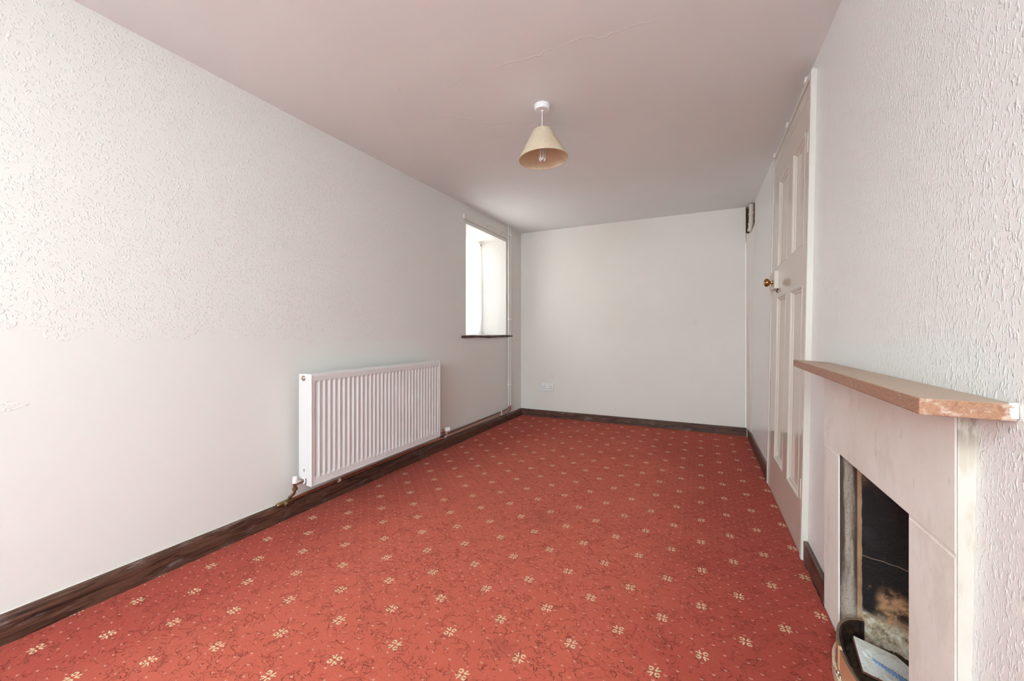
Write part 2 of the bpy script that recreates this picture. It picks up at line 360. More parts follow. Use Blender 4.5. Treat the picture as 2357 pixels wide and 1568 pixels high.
def mat_rust():
    t = NT('burnt_iron_inside'); P = t.pos()
    c = t.ramp(t.noise(P, 30, 5, 0.65), [(0.35, lin(34, 25, 22)), (0.55, lin(62, 42, 32)), (0.7, lin(128, 84, 40))])
    t.bump(t.noise(P, 80, 4), 0.6, 0.002)
    return t.base(c, 0.6, 0.2, 0.4)
def mat_tile():
    t = NT('dirty_white_glazed_tile'); P = t.pos()
    sp = t.ss(t.noise(t.vmath('MULTIPLY', P, (60, 150, 60)), 2.4, 3, 0.6), 0.62, 0.70)
    c = t.mix(t.ss(t.noise(P, 30, 4), 0.4, 0.65), lin(242, 238, 230), lin(216, 207, 194))
    c = t.mix(t.math('MULTIPLY', sp, 0.9), c, lin(72, 52, 40))
    return t.base(c, 0.25, 0, 0.5)
def mat_shade():
    t = NT('cream_card_lampshade'); P = t.pos()
    c = t.mix(t.ss(t.noise(P, 45, 4, 0.6), 0.35, 0.65), lin(243, 232, 210), lin(234, 220, 192))
    st = t.math('MULTIPLY', t.ss(t.noise(t.vmath('MULTIPLY', P, (60, 60, 5)), 1.0, 3), 0.62, 0.72), 0.45)
    c = t.mix(st, c, lin(196, 158, 118))
    t.base(c, 0.8, 0, 0.15)
    tr = t.n.new('ShaderNodeBsdfTranslucent'); t.put(tr.inputs[0], lin(240, 205, 165))
    mx = t.n.new('ShaderNodeMixShader'); mx.inputs[0].default_value = 0.35
    t.l.new(t.b.outputs[0], mx.inputs[1]); t.l.new(tr.outputs[0], mx.inputs[2]); t.l.new(mx.outputs[0], t.out.inputs[0])
    return t.m
def mat_net():
    t = NT('white_net_curtain'); P = t.pos()
    t.base(t.mix(t.noise(P, 40, 3), lin(246, 246, 246), lin(236, 236, 238)), 0.9, 0, 0.1)
    tl = t.n.new('ShaderNodeBsdfTranslucent'); t.put(tl.inputs[0], (0.96, 0.96, 0.96))
    tp = t.n.new('ShaderNodeBsdfTransparent')
    mx = t.n.new('ShaderNodeMixShader'); mx.inputs[0].default_value = 0.6
    t.l.new(t.b.outputs[0], mx.inputs[1]); t.l.new(tl.outputs[0], mx.inputs[2])
    lace = t.ss(t.voro(P, 70), 0.15, 0.5, 0.03, 0.08)
    m2 = t.n.new('ShaderNodeMixShader'); t.put(m2.inputs[0], lace)
    t.l.new(mx.outputs[0], m2.inputs[1]); t.l.new(tp.outputs[0], m2.inputs[2]); t.l.new(m2.outputs[0], t.out.inputs[0])
    return t.m
def mat_glass():
    t = NT('window_glass')
    gl = t.n.new('ShaderNodeBsdfGlossy'); gl.inputs['Roughness'].default_value = 0.02
    tp = t.n.new('ShaderNodeBsdfTransparent'); t.put(tp.inputs[0], (0.97, 0.98, 0.98))
    fr = t.n.new('ShaderNodeFresnel'); fr.inputs[0].default_value = 1.45
    mx = t.n.new('ShaderNodeMixShader'); t.l.new(fr.outputs[0], mx.inputs[0])
    t.l.new(tp.outputs[0], mx.inputs[1]); t.l.new(gl.outputs[0], mx.inputs[2]); t.l.new(mx.outputs[0], t.out.inputs[0])
    return t.m

M = {}
M['wall_l'] = mat_wall_left(); M['wall_r'] = mat_wall_right(); M['wall_b'] = mat_wall_back(); M['ceil'] = mat_ceiling()
M['wall_p'] = mat_wall_plain('cream_wall', lin(244, 240, 236), lin(246, 242, 239))
M['carpet'] = mat_carpet()
M['board'] = mat_simple('dusty_floorboards', lin(74, 54, 42), 0.8)
M['sk_y'] = mat_skirting('y'); M['sk_x'] = mat_skirting('x')
M['door'] = mat_gloss_paint('cream_gloss_door_paint', lin(224, 213, 201), 0.13, 0.0, 0.12)
M['arch'] = mat_gloss_paint('off_white_gloss_trim_paint', lin(222, 215, 206), 0.28, 0.02)
M['mould'] = mat_gloss_paint('chipped_gloss_moulding_paint', lin(222, 212, 200), 0.18, 0.04)
M['rad'] = mat_simple('white_enamelled_steel', lin(228, 224, 223), 0.28, 0, 0.5, 0.02)
M['plastic'] = mat_simple('white_plastic', lin(246, 244, 244), 0.35, 0, 0.5, 0.02)
M['dark'] = mat_simple('dark_slot', lin(40, 32, 30), 0.7)
M['steel'] = mat_brass('dull_nickel', lin(190, 178, 166), 0.35)
M['brass'] = mat_brass('tarnished_brass', lin(164, 142, 112), 0.35); M['brownpipe'] = mat_simple('brown_painted_pipe', lin(118, 78, 62), 0.35, 0.2, 0.5, 0.4, 14)
M['knob'] = mat_brass('aged_brass_knob', lin(168, 132, 84), 0.24)
M['copper'] = mat_copper(); M['riser'] = mat_pipe_paint()
M['oak'] = mat_wood_shelf()
M['stone'] = mat_stone(); M['stone_soot'] = mat_stone(True); M['stone_side_dimmed'] = mat_stone('side')
M['fireback'] = mat_fireback(); M['fret'] = mat_fret(); M['rust'] = mat_rust()
M['tile'] = mat_tile(); M['clay'] = mat_simple('red_clay_biscuit', lin(140, 84, 72), 0.8, 0, 0.2, 0.3, 60, 0.4)
M['blue'] = mat_simple('blue_glaze', lin(138, 164, 206), 0.25, 0, 0.5, 0.4, 120)
M['plate'] = mat_simple('cream_enamel_plate', lin(226, 202, 172), 0.45, 0, 0.5, 0.25, 60)
M['ash'] = mat_simple('ash_and_rubble', lin(96, 76, 62), 0.9, 0, 0.1, 0.7, 90, 0.9)
M['shade'] = mat_shade(); M['net'] = mat_net(); M['glass'] = mat_glass()
M['frame'] = mat_simple('white_window_paint', lin(236, 234, 232), 0.35)
M['tube'] = mat_simple('white_fluorescent_tube', lin(240, 238, 234), 0.25)
M['flake'] = mat_simple('white_plaster', lin(232, 228, 222), 0.9)
M['sillwood'] = mat_simple('rough_dark_sill_wood', lin(92, 66, 52), 0.6, 0, 0.3, 0.6, 30, 0.8)
M['oldpaint'] = mat_gloss_paint('thick_old_cream_paint', lin(226, 216, 204), 0.4, 0.05, 1.0)
M['broken'] = mat_simple('broken_brown_plaster', lin(122, 94, 72), 0.9, 0, 0.1, 0.5, 60, 0.8)

# ---------------------------------------------------------------- mesh helper
class MB:
    def __init__(s): s.bm = bmesh.new()
    def prism(s, pts, z0, z1, f=None):
        lo = [s.bm.verts.new((p[0], p[1], z0)) for p in pts]; hi = [s.bm.verts.new((p[0], p[1], z1)) for p in pts]
        n = len(pts); s.bm.faces.new(lo[::-1]); s.bm.faces.new(hi)
        for i in range(n): s.bm.faces.new((lo[i], lo[(i+1) % n], hi[(i+1) % n], hi[i]))
        if f:
            for v in lo+hi: v.co = f(v.co)
        return s
    def box(s, a, b, f=None):
        return s.prism([(a[0], a[1]), (b[0], a[1]), (b[0], b[1]), (a[0], b[1])], a[2], b[2], f)
    def hull8(s, v):
        q = [s.bm.verts.new(c) for c in v]
        for f in ((3, 2, 1, 0), (4, 5, 6, 7), (0, 1, 5, 4), (1, 2, 6, 5), (2, 3, 7, 6), (3, 0, 4, 7)): s.bm.faces.new([q[i] for i in f])
        return s
    def tube(s, path, r, seg=14, cap=True):
        path = [Vector(p) for p in path]; rs = r if isinstance(r, (list, tuple)) else [r]*len(path)
        rings = []; up = None
        for i, p in enumerate(path):
            d = (path[min(i+1, len(path)-1)] - path[max(i-1, 0)]).normalized()
            if up is None: up = d.orthogonal().normalized()
            up = (up - d*up.dot(d)).normalized(); w = d.cross(up)
            rings.append([s.bm.verts.new(p + (up*math.cos(a)+w*math.sin(a))*rs[i]) for a in [2*math.pi*k/seg for k in range(seg)]])
        for a, b in zip(rings, rings[1:]):
            for k in range(seg): s.bm.faces.new((a[k], a[(k+1) % seg], b[(k+1) % seg], b[k]))
        if cap: s.bm.faces.new(rings[0][::-1]); s.bm.faces.new(rings[-1])
        return s
    def lathe(s, prof, origin=(0, 0, 0), axis=(0, 0, 1), seg=32):
        ax = Vector(axis).normalized(); u = ax.orthogonal().normalized(); w = ax.cross(u); o = Vector(origin)
        rings = []
        for r, h in prof:
            if r < 1e-6: rings.append([s.bm.verts.new(o+ax*h)])
            else: rings.append([s.bm.verts.new(o+ax*h+(u*math.cos(t)+w*math.sin(t))*r) for t in [2*math.pi*k/seg for k in range(seg)]])
        for a, b in zip(rings, rings[1:]):
            for k in range(seg):
                k2 = (k+1) % seg
                if len(a) == 1 and len(b) > 1: s.bm.faces.new((a[0], b[k2], b[k]))
                elif len(b) == 1 and len(a) > 1: s.bm.faces.new((a[k], a[k2], b[0]))
                elif len(a) > 1: s.bm.faces.new((a[k], a[k2], b[k2], b[k]))
        return s
    def grid(s, fn, nu, nv):
        g = [[s.bm.verts.new(fn(i/nu, j/nv)) for j in range(nv+1)] for i in range(nu+1)]
        for i in range(nu):
            for j in range(nv): s.bm.faces.new((g[i][j], g[i+1][j], g[i+1][j+1], g[i][j+1]))
        return s
    def build(s, name, mat, parent=None, bevel=0.0, smooth=False, origin=None, mods=None):
        if parent is None and origin is None:
            cs = [v.co for v in s.bm.verts]
            origin = Vector(((min(c.x for c in cs)+max(c.x for c in cs))/2, (min(c.y for c in cs)+max(c.y for c in cs))/2, min(c.z for c in cs)))
        if parent is not None: origin = WORLD.get(parent.name, Vector((0, 0, 0)))
        origin = Vector(origin)
        bmesh.ops.recalc_face_normals(s.bm, faces=s.bm.faces)
        for v in s.bm.verts: v.co -= origin
        me = bpy.data.meshes.new(name); s.bm.to_mesh(me); s.bm.free()
        me.materials.append(mat)
        if smooth:
            for p in me.polygons: p.use_smooth = True
        o = bpy.data.objects.new(name, me); COL.objects.link(o)
        if parent is not None: o.parent = parent; WORLD[o.name] = origin
        else: o.location = origin; WORLD[o.name] = origin
        if bevel:
            b = o.modifiers.new('bevel', 'BEVEL'); b.width = bevel; b.segments = 2; b.limit_method = 'ANGLE'; b.angle_limit = math.radians(40)
        if smooth and hasattr(me, 'set_sharp_from_angle'): me.set_sharp_from_angle(angle=math.radians(40))
        return o
WORLD = {}
def thing(name, label, cat, loc, group=None):
    o = bpy.data.objects.new(name, None); COL.objects.link(o); o.location = loc; o.empty_display_size = 0.05
    o['label'] = label; o['category'] = cat
    if group: o['group'] = group
    WORLD[o.name] = Vector(loc); return o
def struct_empty(name, loc):
    o = bpy.data.objects.new(name, None); COL.objects.link(o); o.location = loc; o.empty_display_size = 0.05
    o['kind'] = 'structure'; WORLD[o.name] = Vector(loc); return o
def tag(o, label, cat, group=None):
    o['label'] = label; o['category'] = cat
    if group: o['group'] = group
    return o
def S(o): o['kind'] = 'structure'; return o

# ---------------------------------------------------------------- room planes
YR, YB = -2.60, 4.45
def xl(y): return -2.022 + (y-0.4)*0.0091          # left wall, slightly out of square
XR0, LEAN = 0.421, 0.0163                            # right wall leans outwards
def lean(v): return Vector((v.x + LEAN*v.z, v.y, v.z))
def lean_d(v): return Vector((v.x + 0.0175*v.z, v.y, v.z))
def zc(y): return 2.188 + max(0.0, y-1.5)*0.0125     # ceiling rises slightly

# floor and carpet
S(MB().box((-2.25, YR-0.1, -0.06), (0.75, YB+0.15, -0.012)).build('floor', M['board']))
mb = MB()
def carpet_pt(u, v):
    x = -2.0 + u*2.405; y = YR+0.02 + v*(YB-0.02-YR-0.02)
    if u == 0: x = xl(y)+0.021 + random.uniform(-0.0015, 0.003)
    if u == 1: x = 0.4045 + random.uniform(-0.003, 0.001)
    if v == 1: y += random.uniform(-0.003, 0.002)
    return (x, y, 0.0 if 0 < u < 1 and 0 < v < 1 else -0.003)
mb.grid(carpet_pt, 120, 420)
c = mb.build('carpet', M['carpet'], origin=(-0.8, 1.6, 0.0)); c.modifiers.new('s', 'SOLIDIFY').thickness = 0.0115
c.modifiers['s'].offset = -1
tag(c, 'red patterned fitted carpet with small cream motifs covering the floor', 'carpet')

# ceiling
mb = MB()
ys = [YR-0.1, 0.5, 1.5, 2.5, 3.5, YB+0.2]
for a, b in zip(ys, ys[1:]):
    mb.hull8([(-2.25, a, zc(a)), (0.75, a, zc(a)), (0.75, b, zc(b)), (-2.25, b, zc(b)), (-2.25, a, 2.4), (0.75, a, 2.4), (0.75, b, 2.4), (-2.25, b, 2.4)])
S(mb.build('ceiling', M['ceil']))

# left wall with splayed window recess
WZ0, WZ1 = 0.985, 2.036
near = [(xl(YR-0.1), YR-0.1), (xl(3.205), 3.205), (-2.27, 3.335), (-2.42, 3.335), (-2.42, YR-0.1)]
far = [(xl(4.042), 4.042), (xl(4.6), 4.6), (-2.42, 4.6), (-2.42, 3.913), (-2.27, 3.913)]
mid = [(xl(3.205), 3.205), (xl(4.042), 4.042), (-2.27, 3.913), (-2.42, 3.913), (-2.42, 3.335), (-2.27, 3.335)]
mb = MB(); mb.prism(near, -0.05, 2.34); mb.prism(far, -0.05, 2.34); mb.prism(mid, -0.05, WZ0); mb.prism(mid, WZ1, 2.34)
S(mb.build('wall_left', M['wall_l']))

# window 1: painted frame, bars and pane
w1 = struct_empty('window_1', (-2.34, 3.624, WZ0))
mb = MB()
for a, b in [((-2.365, 3.335, WZ0), (-2.315, 3.375, WZ1)), ((-2.365, 3.873, WZ0), (-2.315, 3.913, WZ1)), ((-2.365, 3.335, WZ0), (-2.315, 3.913, WZ0+0.045)), ((-2.365, 3.335, WZ1-0.045), (-2.315, 3.913, WZ1)),
             ((-2.355, 3.612, WZ0), (-2.325, 3.636, WZ1)), ((-2.355, 3.335, 1.5), (-2.325, 3.913, 1.522))]: mb.box(a, b)
mb.build('window_frame', M['frame'], w1, bevel=0.003)
MB().box((-2.342, 3.37, WZ0+0.04), (-2.338, 3.88, WZ1-0.04)).build('pane', M['glass'], w1)
# rustic sill board
mb = MB(); N = 24; pts = []
def sill(u, v):
    y = 3.125 + u*1.035; a = v*2*math.pi
    r = 0.0105 + 0.0012*math.sin(u*17) + 0.0008*math.sin(u*41+1)
    return (xl(y)+0.012 + math.cos(a)*r*1.7, y, 0.970 + math.sin(a)*r + 0.0025*math.sin(u*9))
mb.grid(sill, 40, 12)
bmesh.ops.remove_doubles(mb.bm, verts=mb.bm.verts, dist=1e-5); bmesh.ops.holes_fill(mb.bm, edges=mb.bm.edges)
mb.build('window_sill', M['sillwood'], w1, smooth=True)
S(MB().box((-2.28, 3.325, WZ0-0.01), (-2.0, 3.92, WZ0+0.003)).build('trim_1', M['frame']))

# net curtain on its rod
ct = thing('net_curtain', 'white gathered net curtain hanging in the window recess', 'curtain', (-2.245, 3.62, 0.99))
MB().tube([(-2.245, 3.34, 2.005), (-2.245, 3.908, 2.005)], 0.004, 10).build('curtain_rod', M['frame'], ct, smooth=True)
mb = MB(); random.seed(3)
def net(u, v):
    zt = 2.018 - v*1.027
    y = 3.345 + u*(0.545 + 0.032*min(1.0, v*1.6)**0.7) + 0.006*math.sin(v*9)*u
    amp = 0.006 + 0.012*min(1, v*2)
    ph = u*70 + 2.2*math.sin(u*13) + 0.8*math.sin(v*5+u*8)
    x = -2.245 + amp*math.sin(ph) + (0.012*math.sin(v*26+u*20)*max(0, v-0.75)*3)
    z = zt + (0.012*math.sin(u*26) if v == 1 else 0)
    return (x, y, z)
mb.grid(net, 260, 60); n = mb.build('net_panel', M['net'], ct, smooth=True)
MB().tube([(-2.245, 3.900, 2.005), (-2.240, 3.911, 2.0), (-2.238, 3.911, 1.985)], 0.0045, 8).build('curtain_hook', M['brass'], ct, smooth=True)

# board above the window
mb = MB(); mb.hull8([(xl(3.15), 3.15, 2.070), (xl(3.15)+0.02, 3.15, 2.070), (xl(4.05)+0.02, 4.05, 2.074), (xl(4.05), 4.05, 2.074),
                     (xl(3.15), 3.15, 2.119), (xl(3.15)+0.02, 3.15, 2.119), (xl(4.05)+0.02, 4.05, 2.130), (xl(4.05), 4.05, 2.130)])
cb = thing('curtain_batten', 'white painted batten fixed above the window recess', 'batten', (xl(3.6)+0.01, 3.6, 2.07))
mb.build('board', M['arch'], cb, bevel=0.002)
for y, z in ((3.30, 2.097), (3.58, 2.099), (3.90, 2.101)):
    MB().lathe([(0, 0.0008), (0.004, 0.0008), (0.004, -0.004)], (xl(y)+0.020, y, z), (1, 0, 0), 10).build('screw_head', M['dark'], cb)

# back wall, its board edge, and the angled corner with broken opening
mb = MB(); mb.box((-2.30, YB, -0.05), (0.397, YB+0.12, 2.34)); S(mb.build('wall_back', M['wall_b']))
S(MB().box((0.374, YB-0.003, 0.125), (0.397, YB, 2.205)).build('trim_2', M['wall_b']))
def corner(z): return (0.4, YB+0.01), (XR0+LEAN*z, 4.215+0.04*z)
mb = MB()
def cpt(s_, z):                                   # s_ 0..1 across the angled face
    a, b = corner(z); return Vector((a[0]+(b[0]-a[0])*s_, a[1]+(b[1]-a[1])*s_, z))
outline = [(0.0, 1.975), (0.15, 1.962), (0.35, 1.958), (0.62, 1.966), (0.8, 1.985), (0.93, 2.01), (1.0, 2.03)]
low = [(0.0, -0.05), (1.0, -0.05)]
ring = [cpt(*low[0]), cpt(*low[1])] + [cpt(*p) for p in outline[::-1]]
off = Vector((0.09, 0.05, 0))
fr_ = [mb.bm.verts.new(p) for p in ring]; bk = [mb.bm.verts.new(p+off*0.3) for p in ring]
mb.bm.faces.new(fr_); mb.bm.faces.new(bk[::-1])
for i in range(len(ring)): mb.bm.faces.new((fr_[i], fr_[(i+1) % len(ring)], bk[(i+1) % len(ring)], bk[i]))
S(mb.build('wall_corner', M['wall_b']))
mb = MB(); mb.prism([(0.398, YB+0.012), (0.398, YB+0.10), (0.56, YB+0.10), (0.56, 4.25), (0.535, 4.25), (0.535, YB+0.07), (0.41, YB+0.07)], 1.90, 2.34)
S(mb.build('wall_corner_cavity', M['broken']))
mb = MB(); mb.tube([cpt(s_, z)+Vector((0.004, 0.002, 0)) for s_, z in outline[1:]]+[cpt(0.99, 2.10), cpt(0.985, 2.16), cpt(0.99, 2.21)], [0.004, 0.005, 0.006, 0.005, 0.007, 0.006, 0.008, 0.006, 0.008], 8)
S(mb.build('wall_corner_broken_edge', M['broken']))

# right wall around doorway and fireplace
DY0, DY1, DZ = 2.146, 3.035, 2.068
mb = MB(); XT = 0.62
for y0, y1, z0, z1 in [(YR-0.1, 0.9685, -0.05, 2.34), (0.9685, 1.8005, 0.869, 2.34), (1.8005, DY0, -0.05, 2.34), (DY0, DY1, DZ, 2.34), (DY1, 4.22, -0.05, 2.34)]:
    mb.box((XR0, y0, z0), (XT, y1, z1), lean)
for v in mb.bm.verts:
    if v.co.y > 4.21: v.co.y = 4.215+0.04*max(0, v.co.z)
S(mb.build('wall_right', M['wall_r']))
S(MB().box((0.64, 0.97, -0.05), (0.80, 1.80, 0.868)).build('wall_chimney', M['ash']))

# rear wall (behind the camera) with its window
RX0, RX1, RZ0, RZ1 = -1.25, 0.35, 1.18, 2.12
mb = MB()
for x0, x1, z0, z1 in [(-2.3, RX0, -0.05, 2.34), (RX1, 0.75, -0.05, 2.34), (RX0, RX1, -0.05, RZ0), (RX0, RX1, RZ1, 2.34)]:
    mb.box((x0, YR-0.10, z0), (x1, YR, z1))
S(mb.build('wall_rear', M['wall_p']))
w2 = struct_empty('window_2', ((RX0+RX1)/2, YR-0.05, RZ0))
mb = MB()
for a, b in [((RX0, RZ0), (RX0+0.05, RZ1)), ((RX1-0.05, RZ0), (RX1, RZ1)), ((RX0, RZ0), (RX1, RZ0+0.05)), ((RX0, RZ1-0.05), (RX1, RZ1)), ((-0.47, RZ0), (-0.43, RZ1))]:
    mb.box((a[0], YR-0.08, a[1]), (b[0], YR-0.03, b[1]))
mb.build('window_frame', M['frame'], w2)
MB().box((RX0+0.04, YR-0.058, RZ0+0.04), (RX1-0.04, YR-0.054, RZ1-0.04)).build('pane', M['glass'], w2)

# skirting boards
def skirt_left():
    mb = MB(); prof = [(0.0, -0.012), (0.019, -0.012), (0.019, 0.070), (0.0165, 0.084), (0.010, 0.094), (0.0, 0.0965)]
    ya, yb = YR, YB-0.018; n = 60
    rings = []
    for i in range(n+1):
        y = ya+(yb-ya)*i/n; k = 1.08 - 0.035*max(0, y)/1.0*0.9
        k = max(0.93, k)
        rings.append([mb.bm.verts.new((xl(y)+p[0], y, p[1]*k)) for p in prof])
    for a, b in zip(rings, rings[1:]):
        for j in range(len(prof)): mb.bm.faces.new((a[j], a[(j+1) % len(prof)], b[(j+1) % len(prof)], b[j]))
    mb.bm.faces.new(rings[0]); mb.bm.faces.new(rings[-1][::-1])
    return mb.build('baseboard_left', M['sk_y'])
sk = S(skirt_left())
MB().tube([(xl(y)+0.002, y, 0.0975*max(0.93, 1.08-0.0315*max(0, y))) for y in [YR+0.05+i*0.1 for i in range(int((YB-0.06-YR)/0.1)+1)]], 0.0022, 6).build('paint_line', M['arch'], sk)
S(MB().box((xl(YB)+0.001, YB-0.018, -0.012), (0.404, YB, 0.089)).build('baseboard_back', M['sk_x'], bevel=0.003))
S(MB().box((0.406, 3.125, -0.012), (XR0+0.003, YB-0.001, 0.092)).build('baseboard_right', M['sk_y'], bevel=0.003))
S(MB().box((0.4065, 1.803, -0.012), (XR0+0.004, 2.118, 0.095)).build('baseboard_right', M['sk_y'], bevel=0.003))
S(MB().box((0.4065, YR, -0.012), (XR0+0.004, 0.96, 0.095)).build('baseboard_right', M['sk_y'], bevel=0.003))

# thin paint line where wall meets skirting is part of wall; door and its casing
S(MB().box((0.397, 2.118, 0.0), (XR0+0.01, DY0, 2.148), lean_d).build('trim_3', M['arch'], bevel=0.002))
mb = MB(); mb.box((0.402, DY1, 0.0), (XR0+0.01, DY1+0.088, 2.148), lean_d); mb.box((0.397, DY1+0.062, 0.0), (0.403, DY1+0.088, 2.148), lean_d)
S(mb.build('trim_4', M['arch'], bevel=0.002))
mb = MB(); mb.box((0.402, DY0, DZ-0.004), (XR0+0.01, DY1, 2.148), lean_d); mb.box((0.396, DY0, 2.122), (0.402, DY1, 2.148), lean_d)
S(mb.build('trim_5', M['arch'], bevel=0.002))

door = struct_empty('door_1', (0.42, 2.59, 0.0))
PAN = [(2.222, 2.488, 1.405, 1.928), (2.612, 2.884, 1.405, 1.928), (2.232, 2.492, 0.240, 1.222), (2.615, 2.890, 0.240, 1.222)]
XD = 0.4025
y0, y1, z0, z1 = DY0+0.003, DY1-0.003, 0.012, DZ-0.008
mb = MB()
# stiles and rails around four openings
for a, b in [((y0, z0), (2.222, z1)), ((2.888, z0), (y1, z1)), ((2.222, z0), (2.888, 0.240)), ((2.222, 1.222), (2.888, 1.405)), ((2.222, 1.928), (2.888, z1)), ((2.490, 0.240), (2.613, 1.222)), ((2.490, 1.405), (2.613, 1.928))]:
    mb.box((XD, a[0], a[1]), (XD+0.040, b[0], b[1]), lean_d)
mb.build('door_leaf', M['door'], door)
for (a, b, c0, d) in PAN:
    a, b = (2.222, 2.490) if a < 2.5 else (2.613, 2.888)
    MB().box((XD+0.016, a-0.003, c0-0.003), (XD+0.030, b+0.003, d+0.003), lean_d).build('door_panel', M['door'], door)
    # stepped moulding frame, mitred
    mb = MB(); prof = [(0.0, 0.0005), (0.004, -0.0015), (0.009, 0.002), (0.011, 0.0075), (0.019, 0.0095), (0.022, 0.0155)]
    rings = [[mb.bm.verts.new(lean_d(Vector((XD+h, yy, zz)))) for (yy, zz) in ((a+w, c0+w), (b-w, c0+w), (b-w, d-w), (a+w, d-w))] for w, h in prof]
    for r1, r2 in zip(rings, rings[1:]):
        for k in range(4): mb.bm.faces.new((r1[k], r1[(k+1) % 4], r2[(k+1) % 4], r2[k]))
    mb.build('panel_moulding', M['mould'], door)
for zz in (0.265, 1.80):
    mb = MB(); mb.tube([lean_d(Vector((XD-0.003, DY0+0.004, zz))), lean_d(Vector((XD-0.003, DY0+0.004, zz+0.09)))], 0.0048, 10)
    mb.box((XD-0.0012, DY0+0.004, zz), (XD+0.003, DY0+0.030, zz+0.09), lean_d)
    hg = mb.build('hinge', M['door'], door)
    for q in (0.02, 0.07): MB().lathe([(0, 0.0006), (0.003, 0.0006), (0.003, -0.001)], lean_d(Vector((XD-0.0012, DY0+0.016, zz+q))), (-1, 0, 0), 8).build('hinge_screw', M['dark'], hg)
# rim lock box with brass knob
LZ = 1.272
mb = MB(); mb.box((XD-0.022, 2.852, LZ), (XD+0.001, 3.010, LZ+0.108), lean_d); lk = mb.build('rim_lock', M['oldpaint'], door, bevel=0.002)
MB().box((XD-0.020, 3.014, LZ+0.004), (XD+0.001, 3.060, LZ+0.102), lean_d).build('lock_keep', M['oldpaint'], door, bevel=0.002)
kx = XD-0.022+0.0175*(LZ+0.05); kz = LZ+0.042
MB().lathe([(0.0, 0.0), (0.013, 0.0), (0.013, 0.003), (0.0085, 0.005), (0.0075, 0.012), (0.010, 0.015), (0.018, 0.020), (0.0245, 0.028), (0.0255, 0.034), (0.022, 0.042), (0.014, 0.048), (0.0, 0.050)], (kx, 2.895, kz), (-1, 0, 0), 32).build('knob', M['knob'], lk, smooth=True)
MB().tube([(kx-0.006, 2.895, kz-0.008), (kx-0.006, 2.893, kz-0.022)], 0.0022, 8).build('key_pin', M['knob'], lk)
MB().tube([(kx+0.020, 2.855, LZ-0.001), (kx+0.012, 2.852, LZ-0.014), (kx+0.017, 2.852, LZ-0.026)], 0.003, 8).build('latch_tab', M['rust'], lk)

# painted pipe above the door with three clips
op = thing('painted_pipe', 'thin white painted pipe along the ceiling edge above the door', 'pipe', (0.43, 2.6, 2.155))
px = lambda z: 0.402+0.0175*z
MB().tube([(px(2.16)+0.008, y, 2.161 + 0.002*math.sin(y*8)) for y in [2.14+0.05*i for i in range(20)]], 0.007, 10).build('pipe', M['oldpaint'], op, smooth=True)
for y in (2.215, 2.648, 3.062):
    mb = MB(); mb.box((px(2.15)-0.010, y-0.009, 2.140), (px(2.15)+0.012, y+0.009, 2.168)); mb.tube([(px(2.15)-0.003, y-0.011, 2.150), (px(2.15)-0.003, y+0.011, 2.150)], 0.010, 10)
    mb.build('pipe_clip', M['oldpaint'], op, bevel=0.001)

# ---------------------------------------------------------------- heating pipes along the left wall
RP = 0.0075
def px_l(y): return xl(y)+0.019+0.010
def bend(p0, c, p1, n=8):
    p0, c, p1 = Vector(p0), Vector(c), Vector(p1)
    return [p0*(1-t)**2 + c*2*t*(1-t) + p1*t*t for t in [i/n for i in range(n+1)]]
def clip(parent, p, axis, wall):
    mb = MB(); a = Vector(axis)
    mb.tube([Vector(p)-a*0.009, Vector(p)+a*0.009], RP+0.0042, 14)
    mb.build('pipe_clip', M['plastic'], parent, smooth=True)
# upper pipe: riser nearer the window, turns and runs to the far side of the radiator
XP = xl(4.1)+0.020
up = thing('heating_pipe', 'brown upper heating pipe rising beside the window, ending at radiator far end', 'pipe', (XP, 4.07, 0.14), 'heating pipes on the left wall')
ru = [(XP, 4.070, zc(4.07)), (XP, 4.070, 1.2), (XP, 4.070, 0.195)]
path = [Vector(p) for p in ru[:2]] + bend((XP, 4.070, 0.195), (XP+0.004, 4.070, 0.150), (xl(4.02)+0.024, 4.02, 0.147))
MB().tube(path, RP, 14).build('riser', M['riser'], up, smooth=True)
MB().tube([(xl(4.02)+0.024, 4.02, 0.147), (xl(3.4)+0.026, 3.4, 0.143), (xl(2.84)+0.03, 2.84, 0.139)] + bend((xl(2.80)+0.03, 2.78, 0.138), (xl(2.75)+0.035, 2.73, 0.138), (xl(2.72)+0.09, 2.722, 0.150)) + [(-1.918, 2.722, 0.175)], RP, 14).build('pipe_run', M['brownpipe'], up, smooth=True)
for p, ax in (((XP, 4.07, 2.128), (0, 0, 1)), ((XP, 4.07, 1.163), (0, 0, 1)), ((XP, 4.07, 0.418), (0, 0, 1)), ((xl(3.85)+0.025, 3.87, 0.1462), (0, 1, 0)), ((xl(2.9)+0.0295, 2.84, 0.139), (0, 1, 0))): clip(up, p, ax, None)
